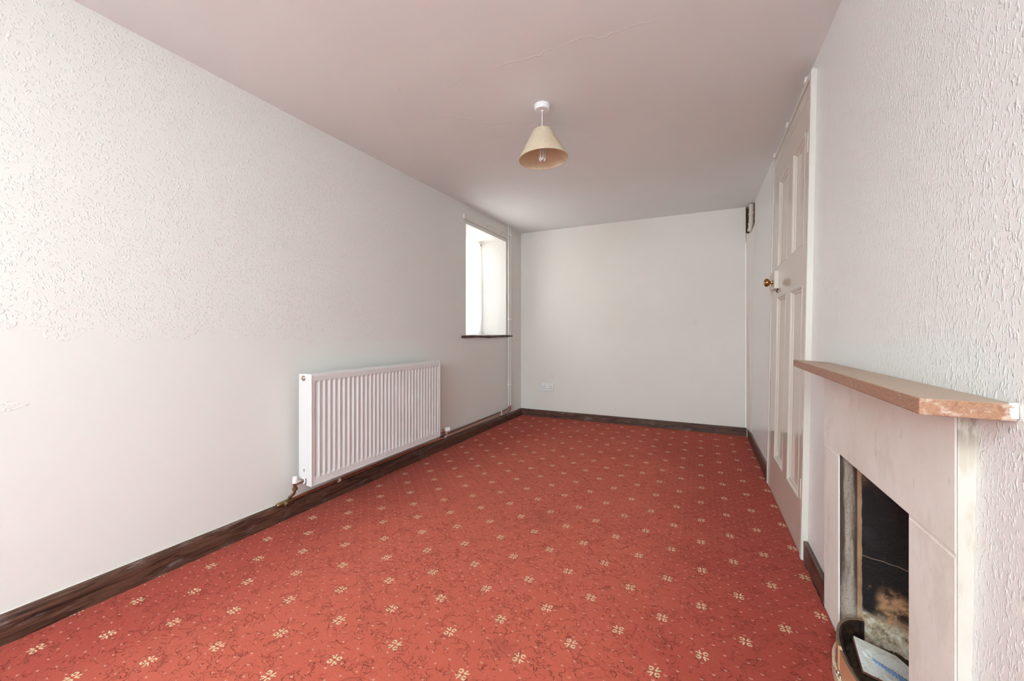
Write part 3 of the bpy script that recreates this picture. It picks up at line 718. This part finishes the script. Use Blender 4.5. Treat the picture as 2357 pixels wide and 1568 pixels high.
# lower pipe: riser next to the corner, runs under the radiator to the near valve
lo = thing('heating_pipe', 'copper lower heating pipe running under the radiator to the near valve', 'pipe', (XP, 4.117, 0.11), 'heating pipes on the left wall')
path = [Vector((XP, 4.117, zc(4.117))), Vector((XP, 4.117, 1.2))] + bend((XP, 4.117, 0.175), (XP+0.004, 4.117, 0.120), (xl(4.05)+0.028, 4.055, 0.119))
MB().tube(path, RP, 14).build('riser', M['riser'], lo, smooth=True)
MB().tube([(xl(4.055)+0.028, 4.055, 0.119), (px_l(3.4), 3.4, 0.117), (px_l(2.8), 2.8, 0.116), (px_l(2.2)+0.002, 2.2, 0.114), (px_l(1.7), 1.7, 0.112), (px_l(1.52), 1.52, 0.112), (px_l(1.40), 1.385, 0.108)], RP, 14).build('pipe_run', M['copper'], lo, smooth=True)
for p, ax in (((XP, 4.117, 2.128), (0, 0, 1)), ((XP, 4.117, 1.163), (0, 0, 1)), ((XP, 4.117, 0.418), (0, 0, 1)), ((px_l(3.87), 3.87, 0.1185), (0, 1, 0)), ((px_l(2.82), 2.82, 0.116), (0, 1, 0)), ((px_l(1.73), 1.73, 0.112), (0, 1, 0))): clip(lo, p, ax, None)
# brass tee with open drain stub at the near end
tx = px_l(1.38)
mb = MB(); mb.tube([(tx, 1.43, 0.110), (tx, 1.425, 0.110), (tx, 1.345, 0.106), (tx, 1.34, 0.106)], [RP, 0.0115, 0.0115, RP], 14)
mb.tube([(tx, 1.385, 0.108), (tx+0.030, 1.380, 0.100)], 0.0105, 14)
tee = mb.build('brass_tee', M['brass'], lo, smooth=True)
MB().tube([(tx+0.0285, 1.3803, 0.1004), (tx+0.0312, 1.3798, 0.0996)], 0.0075, 12).build('drain_opening', M['dark'], tee)

# ---------------------------------------------------------------- radiator
RF, RB, Ry0, Ry1, Rz0, Rz1 = -1.862, -1.958, 1.452, 2.600, 0.188, 0.783
rad = thing('radiator', 'white double panel radiator on the left wall above dark skirting', 'radiator', ((RF+RB)/2, (Ry0+Ry1)/2, Rz0))
NG = 33
def ridged(xf, sgn):
    mb = MB(); ya, yb = Ry0+0.018, Ry1-0.018; pitch = (yb-ya)/NG
    cols = [(ya-0.016, 0.0)]
    for g in range(NG):
        b = ya+g*pitch
        for fr0, d in ((0.05, 0.0), (0.14, 0.15), (0.24, 0.85), (0.32, 1.0), (0.50, 1.0), (0.68, 1.0), (0.76, 0.85), (0.86, 0.15), (0.95, 0.0)): cols.append((b+fr0*pitch, d))
    cols.append((yb+0.016, 0.0))
    rows = [(Rz0+0.006, 0), (Rz0+0.034, 0), (Rz0+0.038, 0.15), (Rz0+0.044, 0.8), (Rz0+0.050, 1.0), (0.35, 1), (0.5, 1), (0.65, 1), (Rz1-0.050, 1.0), (Rz1-0.045, 0.8), (Rz1-0.039, 0.15), (Rz1-0.036, 0), (Rz1-0.012, 0)]
    g = [[mb.bm.verts.new((xf - sgn*0.0065*d*e, y, z)) for z, e in rows] for y, d in cols]
    for i in range(len(cols)-1):
        for j in range(len(rows)-1): mb.bm.faces.new((g[i][j], g[i+1][j], g[i+1][j+1], g[i][j+1]))
    # returns so that the panel has thickness
    bk = bmesh.ops.extrude_edge_only(mb.bm, edges=[e for e in mb.bm.edges if e.is_boundary])
    for v in [v for v in bk['geom'] if isinstance(v, bmesh.types.BMVert)]: v.co.x -= sgn*0.011
    return mb
ridged(RF-0.001, 1).build('front_panel', M['rad'], rad, smooth=True)
ridged(RB+0.001, -1).build('rear_panel', M['rad'], rad, smooth=True)
MB().box((RB+0.02, Ry0+0.01, Rz0+0.04), (RF-0.02, Ry1-0.01, Rz1-0.05)).build('convector_core', M['rad'], rad)
for nm, ya, yb in (('side_panel', Ry0-0.002, Ry0+0.0015), ('side_panel', Ry1-0.0015, Ry1+0.002)):
    mb = MB()
    if ya < 2:   # near side, with notch at the bottom back for the valve tail
        pts = [(RB-0.002, 0.225), (RB+0.058, 0.225), (RB+0.058, Rz0+0.0), (RF+0.002, Rz0-0.002), (RF+0.002, Rz1-0.008), (RF-0.006, Rz1), (RB-0.002, Rz1)]
    else: pts = [(RB-0.002, Rz0), (RF+0.002, Rz0-0.002), (RF+0.002, Rz1-0.008), (RF-0.006, Rz1), (RB-0.002, Rz1)]
    A = [mb.bm.verts.new((x, ya, z)) for x, z in pts]; B = [mb.bm.verts.new((x, yb, z)) for x, z in pts]
    mb.bm.faces.new(A); mb.bm.faces.new(B[::-1])
    for i in range(len(pts)): mb.bm.faces.new((A[i], A[(i+1) % len(pts)], B[(i+1) % len(pts)], B[i]))
    sp = mb.build(nm, M['rad'], rad, bevel=0.0008)
    if ya < 2:
        MB().lathe([(0, 0.007), (0.009, 0.007), (0.0115, 0.005), (0.0115, 0.001), (0.014, 0.001), (0.0150, 0.0)], (-1.922, Ry0-0.002, 0.760), (0, -1, 0), 24).build('vent_plug', M['steel'], sp, smooth=True)
        MB().box((-1.921, Ry0-0.0025, 0.260), (-1.916, Ry0-0.0015, 0.274)).build('bracket_slot', M['dark'], sp)
mb = MB(); tp = [(RF+0.001, Rz1-0.012), (RF-0.0005, Rz1-0.004), (RF-0.006, Rz1+0.001), (RB+0.006, Rz1+0.001), (RB, Rz1-0.004), (RB, Rz1-0.012), (RF-0.012, Rz1-0.012)]
A = [mb.bm.verts.new((x, Ry0+0.0015, z)) for x, z in tp]; B = [mb.bm.verts.new((x, Ry1-0.0015, z)) for x, z in tp]
mb.bm.faces.new(A); mb.bm.faces.new(B[::-1])
for i in range(len(tp)): mb.bm.faces.new((A[i], A[(i+1) % len(tp)], B[(i+1) % len(tp)], B[i]))
mb.build('top_cover', M['rad'], rad)
for z in (Rz0+0.005,):
    MB().box((RF-0.006, Ry0+0.0015, z-0.006), (RF+0.0012, Ry1-0.0015, z+0.0015)).build('bottom_seam', M['rad'], rad, bevel=0.001)
for yy in (1.75, 2.30):
    MB().box((xl(yy)+0.001, yy-0.02, 0.30), (RB-0.0005, yy+0.02, 0.70)).build('wall_bracket', M['rad'], rad)

# near lockshield valve and its tail pipe
VX, VY = -1.950, 1.420
v1 = thing('radiator_valve', 'brass valve with white cap at the near end of the radiator', 'valve', (VX, VY, 0.12), 'radiator valves')
MB().lathe([(0.008, 0.0), (0.0135, 0.002), (0.0135, 0.014), (0.009, 0.017), (0.0095, 0.040), (0.0, 0.041)], (VX, VY, 0.166), (0, 0, 1), 8).build('valve_body', M['brass'], v1)
MB().tube([(VX, VY, 0.196), (VX+0.012, VY+0.010, 0.2055), (-1.928, Ry0-0.012, 0.2110), (-1.924, Ry0-0.002, 0.2120)], [0.0085, 0.0095, 0.0125, 0.0125], 8).build('tail_nut', M['steel'], v1)
MB().lathe([(0.0175, 0.0), (0.0175, 0.0035), (0.0, 0.0035)], (-1.922, Ry0-0.002, 0.2120), (0, -1, 0), 24).build('white_collar', M['plastic'], v1)
MB().lathe([(0.0, 0.0), (0.0125, 0.0), (0.0125, 0.012), (0.0115, 0.032), (0.009, 0.0345), (0.0, 0.035)], (VX, VY, 0.205), (0, 0, 1), 20).build('valve_cap', M['plastic'], v1, smooth=True)
MB().tube([(VX, VY, 0.170), (VX-0.003, VY-0.003, 0.150), (px_l(1.41)+0.006, 1.410, 0.128), (px_l(1.41), 1.404, 0.112)], 0.0078, 14).build('tail_pipe', M['brass'], v1, smooth=True)
# far thermostatic valve
v2 = thing('radiator_valve', 'white round control valve at the far end of the radiator', 'valve', (-1.918, 2.722, 0.16), 'radiator valves')
MB().tube([(-1.918, 2.722, 0.174), (-1.918, 2.722, 0.200)], 0.0095, 10).build('valve_body', M['brass'], v2)
MB().tube([(-1.918, Ry1+0.002, 0.196), (-1.918, Ry1+0.03, 0.196), (-1.918, Ry1+0.03, 0.196), (-1.918, 2.715, 0.196)], [0.012, 0.012, 0.009, 0.009], 8).build('tail_nut', M['steel'], v2)
mb = MB(); mb.lathe([(0, 0), (0.016, 0.0), (0.0185, 0.004), (0.0185, 0.012)], (-1.918, 2.722, 0.196), (0.35, 0.9, 0.12), 24); mb.build('grey_collar', M['steel'], v2, smooth=True)
MB().lathe([(0.0, 0.012), (0.0205, 0.012), (0.0215, 0.020), (0.0205, 0.058), (0.016, 0.063), (0.0, 0.064)], (-1.918, 2.722, 0.196), (0.35, 0.9, 0.12), 24).build('valve_head', M['plastic'], v2, smooth=True)

# ---------------------------------------------------------------- socket on the back wall
SX, SZ = -1.636, 0.364
so = thing('wall_socket', 'white double plug socket low on the back wall', 'socket', (SX, YB-0.005, SZ-0.043))
MB().box((SX-0.070, YB-0.006, SZ-0.040), (SX+0.070, YB, SZ+0.040)).build('shadow_gap_box', M['dark'], so)  # dark filler behind the plate, standing in for its shadow gap
MB().box((SX-0.0735, YB-0.014, SZ-0.043), (SX+0.0735, YB-0.003, SZ+0.043)).build('face_plate', M['plastic'], so, bevel=0.003)
for dx in (-0.0165, 0.0035):
    MB().box((SX+dx, YB-0.0185, SZ+0.012), (SX+dx+0.013, YB-0.011, SZ+0.033)).build('rocker_switch', M['plastic'], so, bevel=0.001)
for sx in (-0.041, 0.041):
    for ddx, ddz, w, h in ((0, 0.013, 0.006, 0.010), (-0.011, -0.012, 0.008, 0.006), (0.011, -0.012, 0.008, 0.006)):
        MB().box((SX+sx+ddx-w/2, YB-0.0146, SZ+ddz-h/2), (SX+sx+ddx+w/2, YB-0.011, SZ+ddz+h/2)).build('pin_hole', M['dark'], so)
for sx in (-0.063, 0.063): MB().lathe([(0, 0.0008), (0.0028, 0.0008), (0.0028, -0.001)], (SX+sx, YB-0.0142, SZ+0.002), (0, -1, 0), 12).build('screw_head', M['dark'], so)

# ---------------------------------------------------------------- pendant light
PX, PY = -0.748, 1.950; PZ = zc(PY)
pl = thing('pendant_light', 'ceiling pendant with cream conical shade and white rose', 'ceiling light', (PX, PY, 1.90))
MB().lathe([(0.0, 0.002), (0.0415, 0.002), (0.0425, -0.003), (0.0395, -0.025), (0.038, -0.027), (0.0, -0.027)], (PX, PY, PZ), (0, 0, 1), 48).build('ceiling_rose', M['plastic'], pl, smooth=True)
MB().lathe([(0.0, 0.0), (0.0075, 0.0), (0.0065, -0.006), (0.0, -0.007)], (PX, PY, PZ-0.026), (0, 0, 1), 20).build('cord_grip', M['plastic'], pl, smooth=True)
MB().tube([(PX, PY, PZ-0.026), (PX-0.0005, PY, PZ-0.09), (PX+0.001, PY, 2.05)], 0.0024, 10).build('cord', M['plastic'], pl, smooth=True)
cdir = Vector((math.cos(math.radians(25.33)), math.sin(math.radians(25.33)), 0)); fdir = Vector((-cdir.y, cdir.x, 0))
axis = (Vector((0, 0, 1)) + cdir*-0.045 + fdir*0.0).normalized()
ap = Vector((PX, PY, 2.060))
prof_o = [(0.0515, 0.0), (0.0525, -0.004), (0.1288, -0.146), (0.1293, -0.149)]; prof_i = [(0.1278, -0.149), (0.1271, -0.146), (0.0508, -0.004), (0.0500, 0.0), (0.0515, 0.0)]
MB().lathe(prof_o + prof_i, ap, axis, 72).build('lamp_shade', M['shade'], pl, smooth=True)
mb = MB(); mb.lathe([(0.016, -0.002), (0.019, -0.002), (0.019, 0.002), (0.016, 0.002), (0.016, -0.002)], ap+axis*-0.012, axis, 24)
for k in range(3):
    a = 2*math.pi*k/3+0.4; d = (cdir*math.cos(a)+fdir*math.sin(a))
    mb.tube([ap+axis*-0.012+d*0.018, ap+d*0.050+axis*-0.003], 0.0014, 6)
mb.build('shade_ring', M['frame'], pl)
mb = MB(); mb.lathe([(0.0, 0.012), (0.010, 0.010), (0.0185, -0.004), (0.0185, -0.038), (0.014, -0.045), (0.0, -0.046)], (PX, PY, 2.056), (0, 0, 1), 24); mb.build('lamp_holder', M['plastic'], pl, smooth=True)
bulb = MB().lathe([(0.0, 0.0), (0.022, 0.0), (0.024, -0.010), (0.020, -0.034), (0.0, -0.036)], (PX, PY, 2.014), (0, 0, 1), 24).build('light_bulb', M['plastic'], pl, smooth=True)
for k in range(3):
    a = 2*math.pi*k/3+0.25; d = cdir*math.cos(a)+fdir*math.sin(a); tt = Vector((-d.y, d.x, 0)); c0 = Vector((PX, PY, 0))+d*0.0125
    h = 0.0065
    pth = [c0+tt*h+Vector((0, 0, 1.985)), c0+tt*h+Vector((0, 0, 1.917))] + bend(c0+tt*h+Vector((0, 0, 1.915)), c0+Vector((0, 0, 1.900)), c0-tt*h+Vector((0, 0, 1.915)), 6) + [c0-tt*h+Vector((0, 0, 1.917)), c0-tt*h+Vector((0, 0, 1.985))]
    MB().tube(pth, 0.0045, 10).build('tube', M['tube'], bulb, smooth=True)

# ---------------------------------------------------------------- fireplace surround
FX = 0.408
fp = thing('fireplace_surround', 'pale stone fireplace surround under the wooden mantel shelf', 'fireplace', (0.42, 1.355, 0.0))
MB().box((FX, 1.6325, 0.0), (0.462, 1.800, 0.598)).build('far_jamb', M['stone'], fp, bevel=0.003)
MB().box((FX+0.0035, 1.628, 0.0), (0.462, 1.6335, 0.607)).build('jamb_reveal', M['stone_soot'], fp)
MB().box((FX, 0.972, 0.0), (0.462, 1.150, 0.6035)).build('near_jamb', M['stone'], fp, bevel=0.0035)
MB().prism([(FX, 0.972), (0.462, 0.972), (0.462, 1.800), (FX, 1.800)], 0.6075, 0.868).build('lintel', M['stone'], fp, bevel=0.003)
mb = MB(); mb.box((FX+0.0015, 0.9690, 0.0), (0.462, 0.9715, 0.868)); mb.build('jamb_side', M['stone_side_dimmed'], fp)
MB().box((FX+0.001, 0.973, 0.602), (0.46, 1.149, 0.609)).build('mortar_joint', M['stone'], fp)
MB().box((FX+0.001, 1.634, 0.596), (0.46, 1.798, 0.609)).build('mortar_joint', M['stone'], fp)

# fire chamber behind the opening
mb = MB(); outl = [(0.462, 1.629), (0.467, 1.623), (0.545, 1.585), (0.600, 1.530), (0.612, 1.45), (0.612, 1.33), (0.600, 1.25), (0.545, 1.195), (0.467, 1.157), (0.462, 1.151)]
mids = []
for (a, b) in zip(outl, outl[1:]):
    for k in range(6): mids.append((a[0]+(b[0]-a[0])*k/6, a[1]+(b[1]-a[1])*k/6))
mids.append(outl[-1])
def fbk(u, v):
    i = round(u*(len(mids)-1)); x, y = mids[i]; z = 0.0 + v*0.80
    bulge = 0.03*math.exp(-((z-0.02)/0.07)**2)
    cx, cy = 0.47, 1.39; k = 1 - bulge*3*(x-0.462)/0.15 if x > 0.47 else 1
    x = 0.462+(x-0.462)*k; fw_ = max(0.0, z-0.35)*0.35*max(0.0, (x-0.53)/0.1)
    return (x-fw_, y, z)
mb.grid(fbk, len(mids)-1, 40); fb = mb.build('fireback', M['fireback'], smooth=True)
fb.modifiers.new('s', 'SOLIDIFY').thickness = 0.012; fb.modifiers['s'].offset = -1
tag(fb, 'soot blackened firebrick lining inside the fireplace opening', 'fireback')
mb = MB(); random.seed(11)
def ash(u, v):
    x = 0.400+u*0.165; y = 1.20+v*0.375
    return (x, y, 0.020 + 0.022*math.sin(u*3.1)*math.sin(v*3.1) + random.uniform(-0.004, 0.006))
mb.grid(ash, 26, 40)
a_ = mb.build('ash_bed', M['ash'], smooth=True, origin=(0.49, 1.38, 0.0)); a_.modifiers.new('s', 'SOLIDIFY').thickness = 0.016; a_.modifiers['s'].offset = -1
tag(a_, 'dark ash and grit lying on the hearth floor behind the fret', 'ash'); a_['kind'] = 'stuff'

# curved fret (ash front)
fr = thing('fire_fret', 'curved tan metal fret standing on the hearth in the fireplace mouth', 'fire fret', (0.39, 1.38, 0.0))
arc = []
for k in range(41):
    a = math.pi*k/40; y = 1.383+0.205*math.cos(a); x = 0.458-0.1035*(math.sin(a)**0.85 if math.sin(a) > 0 else 0)
    arc.append((x, y))
def arcwall(z0, z1, off0, off1, pts=arc):
    mb = MB(); n = len(pts); o_, i_ = [], []
    for k, (x, y) in enumerate(pts):
        a = Vector(pts[max(0, k-1)]); b = Vector(pts[min(n-1, k+1)]); t_ = (b-a).normalized(); nrm = Vector((t_.y, -t_.x))
        if nrm.x > 0 and 3 < k < n-4: nrm = -nrm
        nrm = Vector((x-0.458, (y-1.383)*0.5)).normalized() if (x-0.458)**2+(y-1.383)**2 > 1e-6 else nrm
        o_.append((x+nrm.x*off0, y+nrm.y*off0)); i_.append((x+nrm.x*off1, y+nrm.y*off1))
    for k in range(n-1):
        mb.hull8([(*o_[k], z0), (*o_[k+1], z0), (*i_[k+1], z0), (*i_[k], z0), (*o_[k], z1), (*o_[k+1], z1), (*i_[k+1], z1), (*i_[k], z1)])
    bmesh.ops.remove_doubles(mb.bm, verts=mb.bm.verts, dist=1e-5)
    fs = {}
    for f in list(mb.bm.faces):
        key = tuple(sorted(v.index for v in f.verts))
    mb.bm.verts.index_update()
    for f in list(mb.bm.faces):
        key = tuple(sorted(v.index for v in f.verts)); fs.setdefault(key, []).append(f)
    dead = [f for g in fs.values() if len(g) > 1 for f in g]
    bmesh.ops.delete(mb.bm, geom=dead, context='FACES')
    return mb
arcwall(0.001, 0.110, 0.001, -0.006).build('front_plate', M['fret'], fr, smooth=True)
arcwall(0.001, 0.1085, -0.0062, -0.012).build('inner_lining', M['rust'], fr, smooth=True)
arcwall(0.001, 0.045, 0.011, 0.0015).build('lower_plate', M['plate'], fr, bevel=0.003, smooth=True)
MB().tube([(0.3565, 1.443, 0.047), (0.3565, 1.443, 0.088)], 0.0016, 8).build('damper_slot', M['clay'], fr)
for yy, zz, rr in ((1.405, 0.044, 0.0065), (1.388, 0.044, 0.005)):
    MB().lathe([(0.0, 0.008), (rr*0.7, 0.0065), (rr, 0.003), (rr, -0.004), (0, -0.004)], (0.3515, yy, zz), (-0.35, 0.1, 0.9), 18).build('damper_screw', M['steel'], fr, smooth=True)

# broken glazed tile resting on the ash inside the fret
T0 = Vector((0.408, 1.490, 0.110)); e1 = Vector((0.115, 0.004, -0.034)).normalized(); e2 = Vector((-0.006, -0.100, -0.030)).normalized()
nn = e1.cross(e2).normalized()
if nn.z < 0: nn = -nn
tl = thing('broken_tile', 'broken white glazed tile with blue rope moulding leaning inside the fret', 'tile', tuple(T0-nn*0.05))
def tp_(u, v, h): return T0+e1*u+e2*v+nn*h
def slab(poly, h0, h1, nm, mat, par, bev=0.0008):
    mb = MB(); A = [mb.bm.verts.new(tp_(u, v, h0)) for u, v in poly]; B = [mb.bm.verts.new(tp_(u, v, h1)) for u, v in poly]
    mb.bm.faces.new(A); mb.bm.faces.new(B[::-1])
    for i in range(len(poly)): mb.bm.faces.new((A[i], A[(i+1) % len(poly)], B[(i+1) % len(poly)], B[i]))
    return mb.build(nm, mat, par, bevel=bev)
poly = [(0, 0), (0.100, 0.0), (0.124, 0.018), (0.140, 0.100), (0.0, 0.103)]
slab(poly, -0.003, 0.0, 'glazed_face', M['tile'], tl)
slab([(0.0006, 0.0006), (0.099, 0.0006), (0.1232, 0.018), (0.139, 0.0995), (0.0006, 0.1024)], -0.011, -0.003, 'clay_body', M['clay'], tl)
mb = MB()
for k in range(15):
    u = 0.036+k*0.0068; v = 0.056+k*0.0020; w = 0.0045+min(k, 8)*0.0007
    mb.tube([tp_(u-0.003, v-w, 0.0005), tp_(u, v, 0.003), tp_(u+0.003, v+w, 0.0005)], 0.0028, 6)
mb.build('rope_moulding', M['blue'], tl, smooth=True)
mb = MB(); mb.tube([tp_(0.024+0.009*math.cos(a), 0.040+0.012*math.sin(a), 0.0002) for a in [2*math.pi*k/16 for k in range(17)]], 0.0012, 6)
mb.tube([tp_(0.02+0.12*s_, 0.062+0.030*s_**1.5-0.010*math.sin(s_*3), 0.0003) for s_ in [k/14 for k in range(15)]], 0.0014, 6)
mb.build('scroll_relief', M['tile'], tl, smooth=True)
# second shard lower down, only its edge shows
mb = MB(); mb.hull8([(0.385, 1.335, 0.030), (0.45, 1.330, 0.030), (0.46, 1.27, 0.035), (0.387, 1.275, 0.04), (0.385, 1.337, 0.040), (0.45, 1.332, 0.040), (0.46, 1.272, 0.045), (0.387, 1.277, 0.05)])
tag(mb.build('tile_shard', M['tile'], bevel=0.001), 'small white tile shard lying below the broken tile inside the fret', 'tile')

# ---------------------------------------------------------------- mantel shelf
mb = MB(); th = 0.027
A_, B_, C_, D_ = (0.332, 1.900, 0.898), (0.314, 0.847, 0.898), (0.4345, 0.871, 0.893), (0.4345, 1.845, 0.893)
mb.hull8([(p[0], p[1], p[2]-th) for p in (A_, B_, C_, D_)] + [A_, B_, C_, D_])
ms = thing('mantel_shelf', 'worn light oak mantel shelf above the stone fireplace', 'shelf', (0.38, 1.36, 0.868))
mb.build('board', M['oak'], ms, bevel=0.0025)
mb = MB(); random.seed(5)
for k in range(9):
    z = 0.871+k*0.0026; w = 0.005+random.uniform(0, 0.006)
    mb.hull8([(0.4345-w, 0.8685+0.0*k, z), (0.4345, 0.870, z), (0.4345, 0.872, z), (0.4345-w, 0.8715, z), (0.4345-w, 0.8685, z+0.0028), (0.4345, 0.870, z+0.0028), (0.4345, 0.872, z+0.0028), (0.4345-w, 0.8715, z+0.0028)])
mb.build('paint_smear', M['flake'], ms)

# ---------------------------------------------------------------- old pipes in the broken corner
p1 = thing('capped_pipe', 'thick white painted pipe in the broken plaster hole at the corner', 'pipe', (0.435, 4.36, 1.95))
MB().tube([(0.434, 4.350, 2.215), (0.433, 4.350, 2.08), (0.431, 4.350, 2.02), (0.424, 4.350, 1.985), (0.414, 4.350, 1.965)], [0.0195, 0.0205, 0.020, 0.019, 0.017], 14).build('pipe', M['oldpaint'], p1, smooth=True)
for z, dx in ((2.125, 0.0), (2.035, -0.004)):
    MB().tube([(0.434+dx, 4.350, z-0.010), (0.434+dx, 4.350, z+0.006)], 0.0235, 14).build('collar', M['oldpaint'], p1, smooth=True)
MB().tube([(0.440, 4.335, 2.13), (0.475, 4.30, 2.14)], 0.009, 10).build('clip', M['oldpaint'], p1, smooth=True)
p2 = thing('branch_pipe', 'thin painted pipe beside the thick one in the corner hole', 'pipe', (0.463, 4.35, 2.0))
MB().tube([(0.470, 4.352, 2.215), (0.470, 4.352, 2.02), (0.462, 4.360, 1.995)], 0.006, 12).build('pipe', M['oldpaint'], p2, smooth=True)

# ---------------------------------------------------------------- crumbs of plaster on the carpet edge
random.seed(21)
specs = [(-1.975, 1.500, 0.006, 'white plaster crumb on the carpet edge nearest the brass tee'),
         (-1.972, 1.592, 0.011, 'longer white plaster flake on the carpet under the near radiator end'),
         (-1.970, 1.655, 0.006, 'flat white plaster flake on the carpet just past the longest one'),
         (-1.968, 1.745, 0.008, 'white plaster flake on the carpet under the single pipe clip'),
         (-2.010, 0.840, 0.006, 'yellowish plaster crumb against the skirting near the left picture edge'),
         (-0.868, 1.352, 0.004, 'tiny white crumb on a cream motif mid carpet')]
proto = None
for x, y, r, lab in specs:
    mb = MB(); n = 7; pts = [(x+math.cos(2*math.pi*k/n)*r*random.uniform(0.25, 0.6), y+math.sin(2*math.pi*k/n)*r*random.uniform(0.8, 1.3)) for k in range(n)]
    mb.prism(pts, 0.0005, 0.0045)
    if x < -1.9:
        pass
    tag(mb.build('plaster_crumb', M['flake']), lab, 'plaster crumb', 'plaster crumbs on the carpet')
mb = MB(); mb.lathe([(0, 0.010), (0.004, 0.0085), (0.0055, 0.005), (0.004, 0.001), (0, 0.0005)], (-1.853, 1.222, 0), (0, 0, 1), 12)
tag(mb.build('black_bead', M['dark'], smooth=True), 'tiny round black bead on the carpet near the left skirting', 'bead')
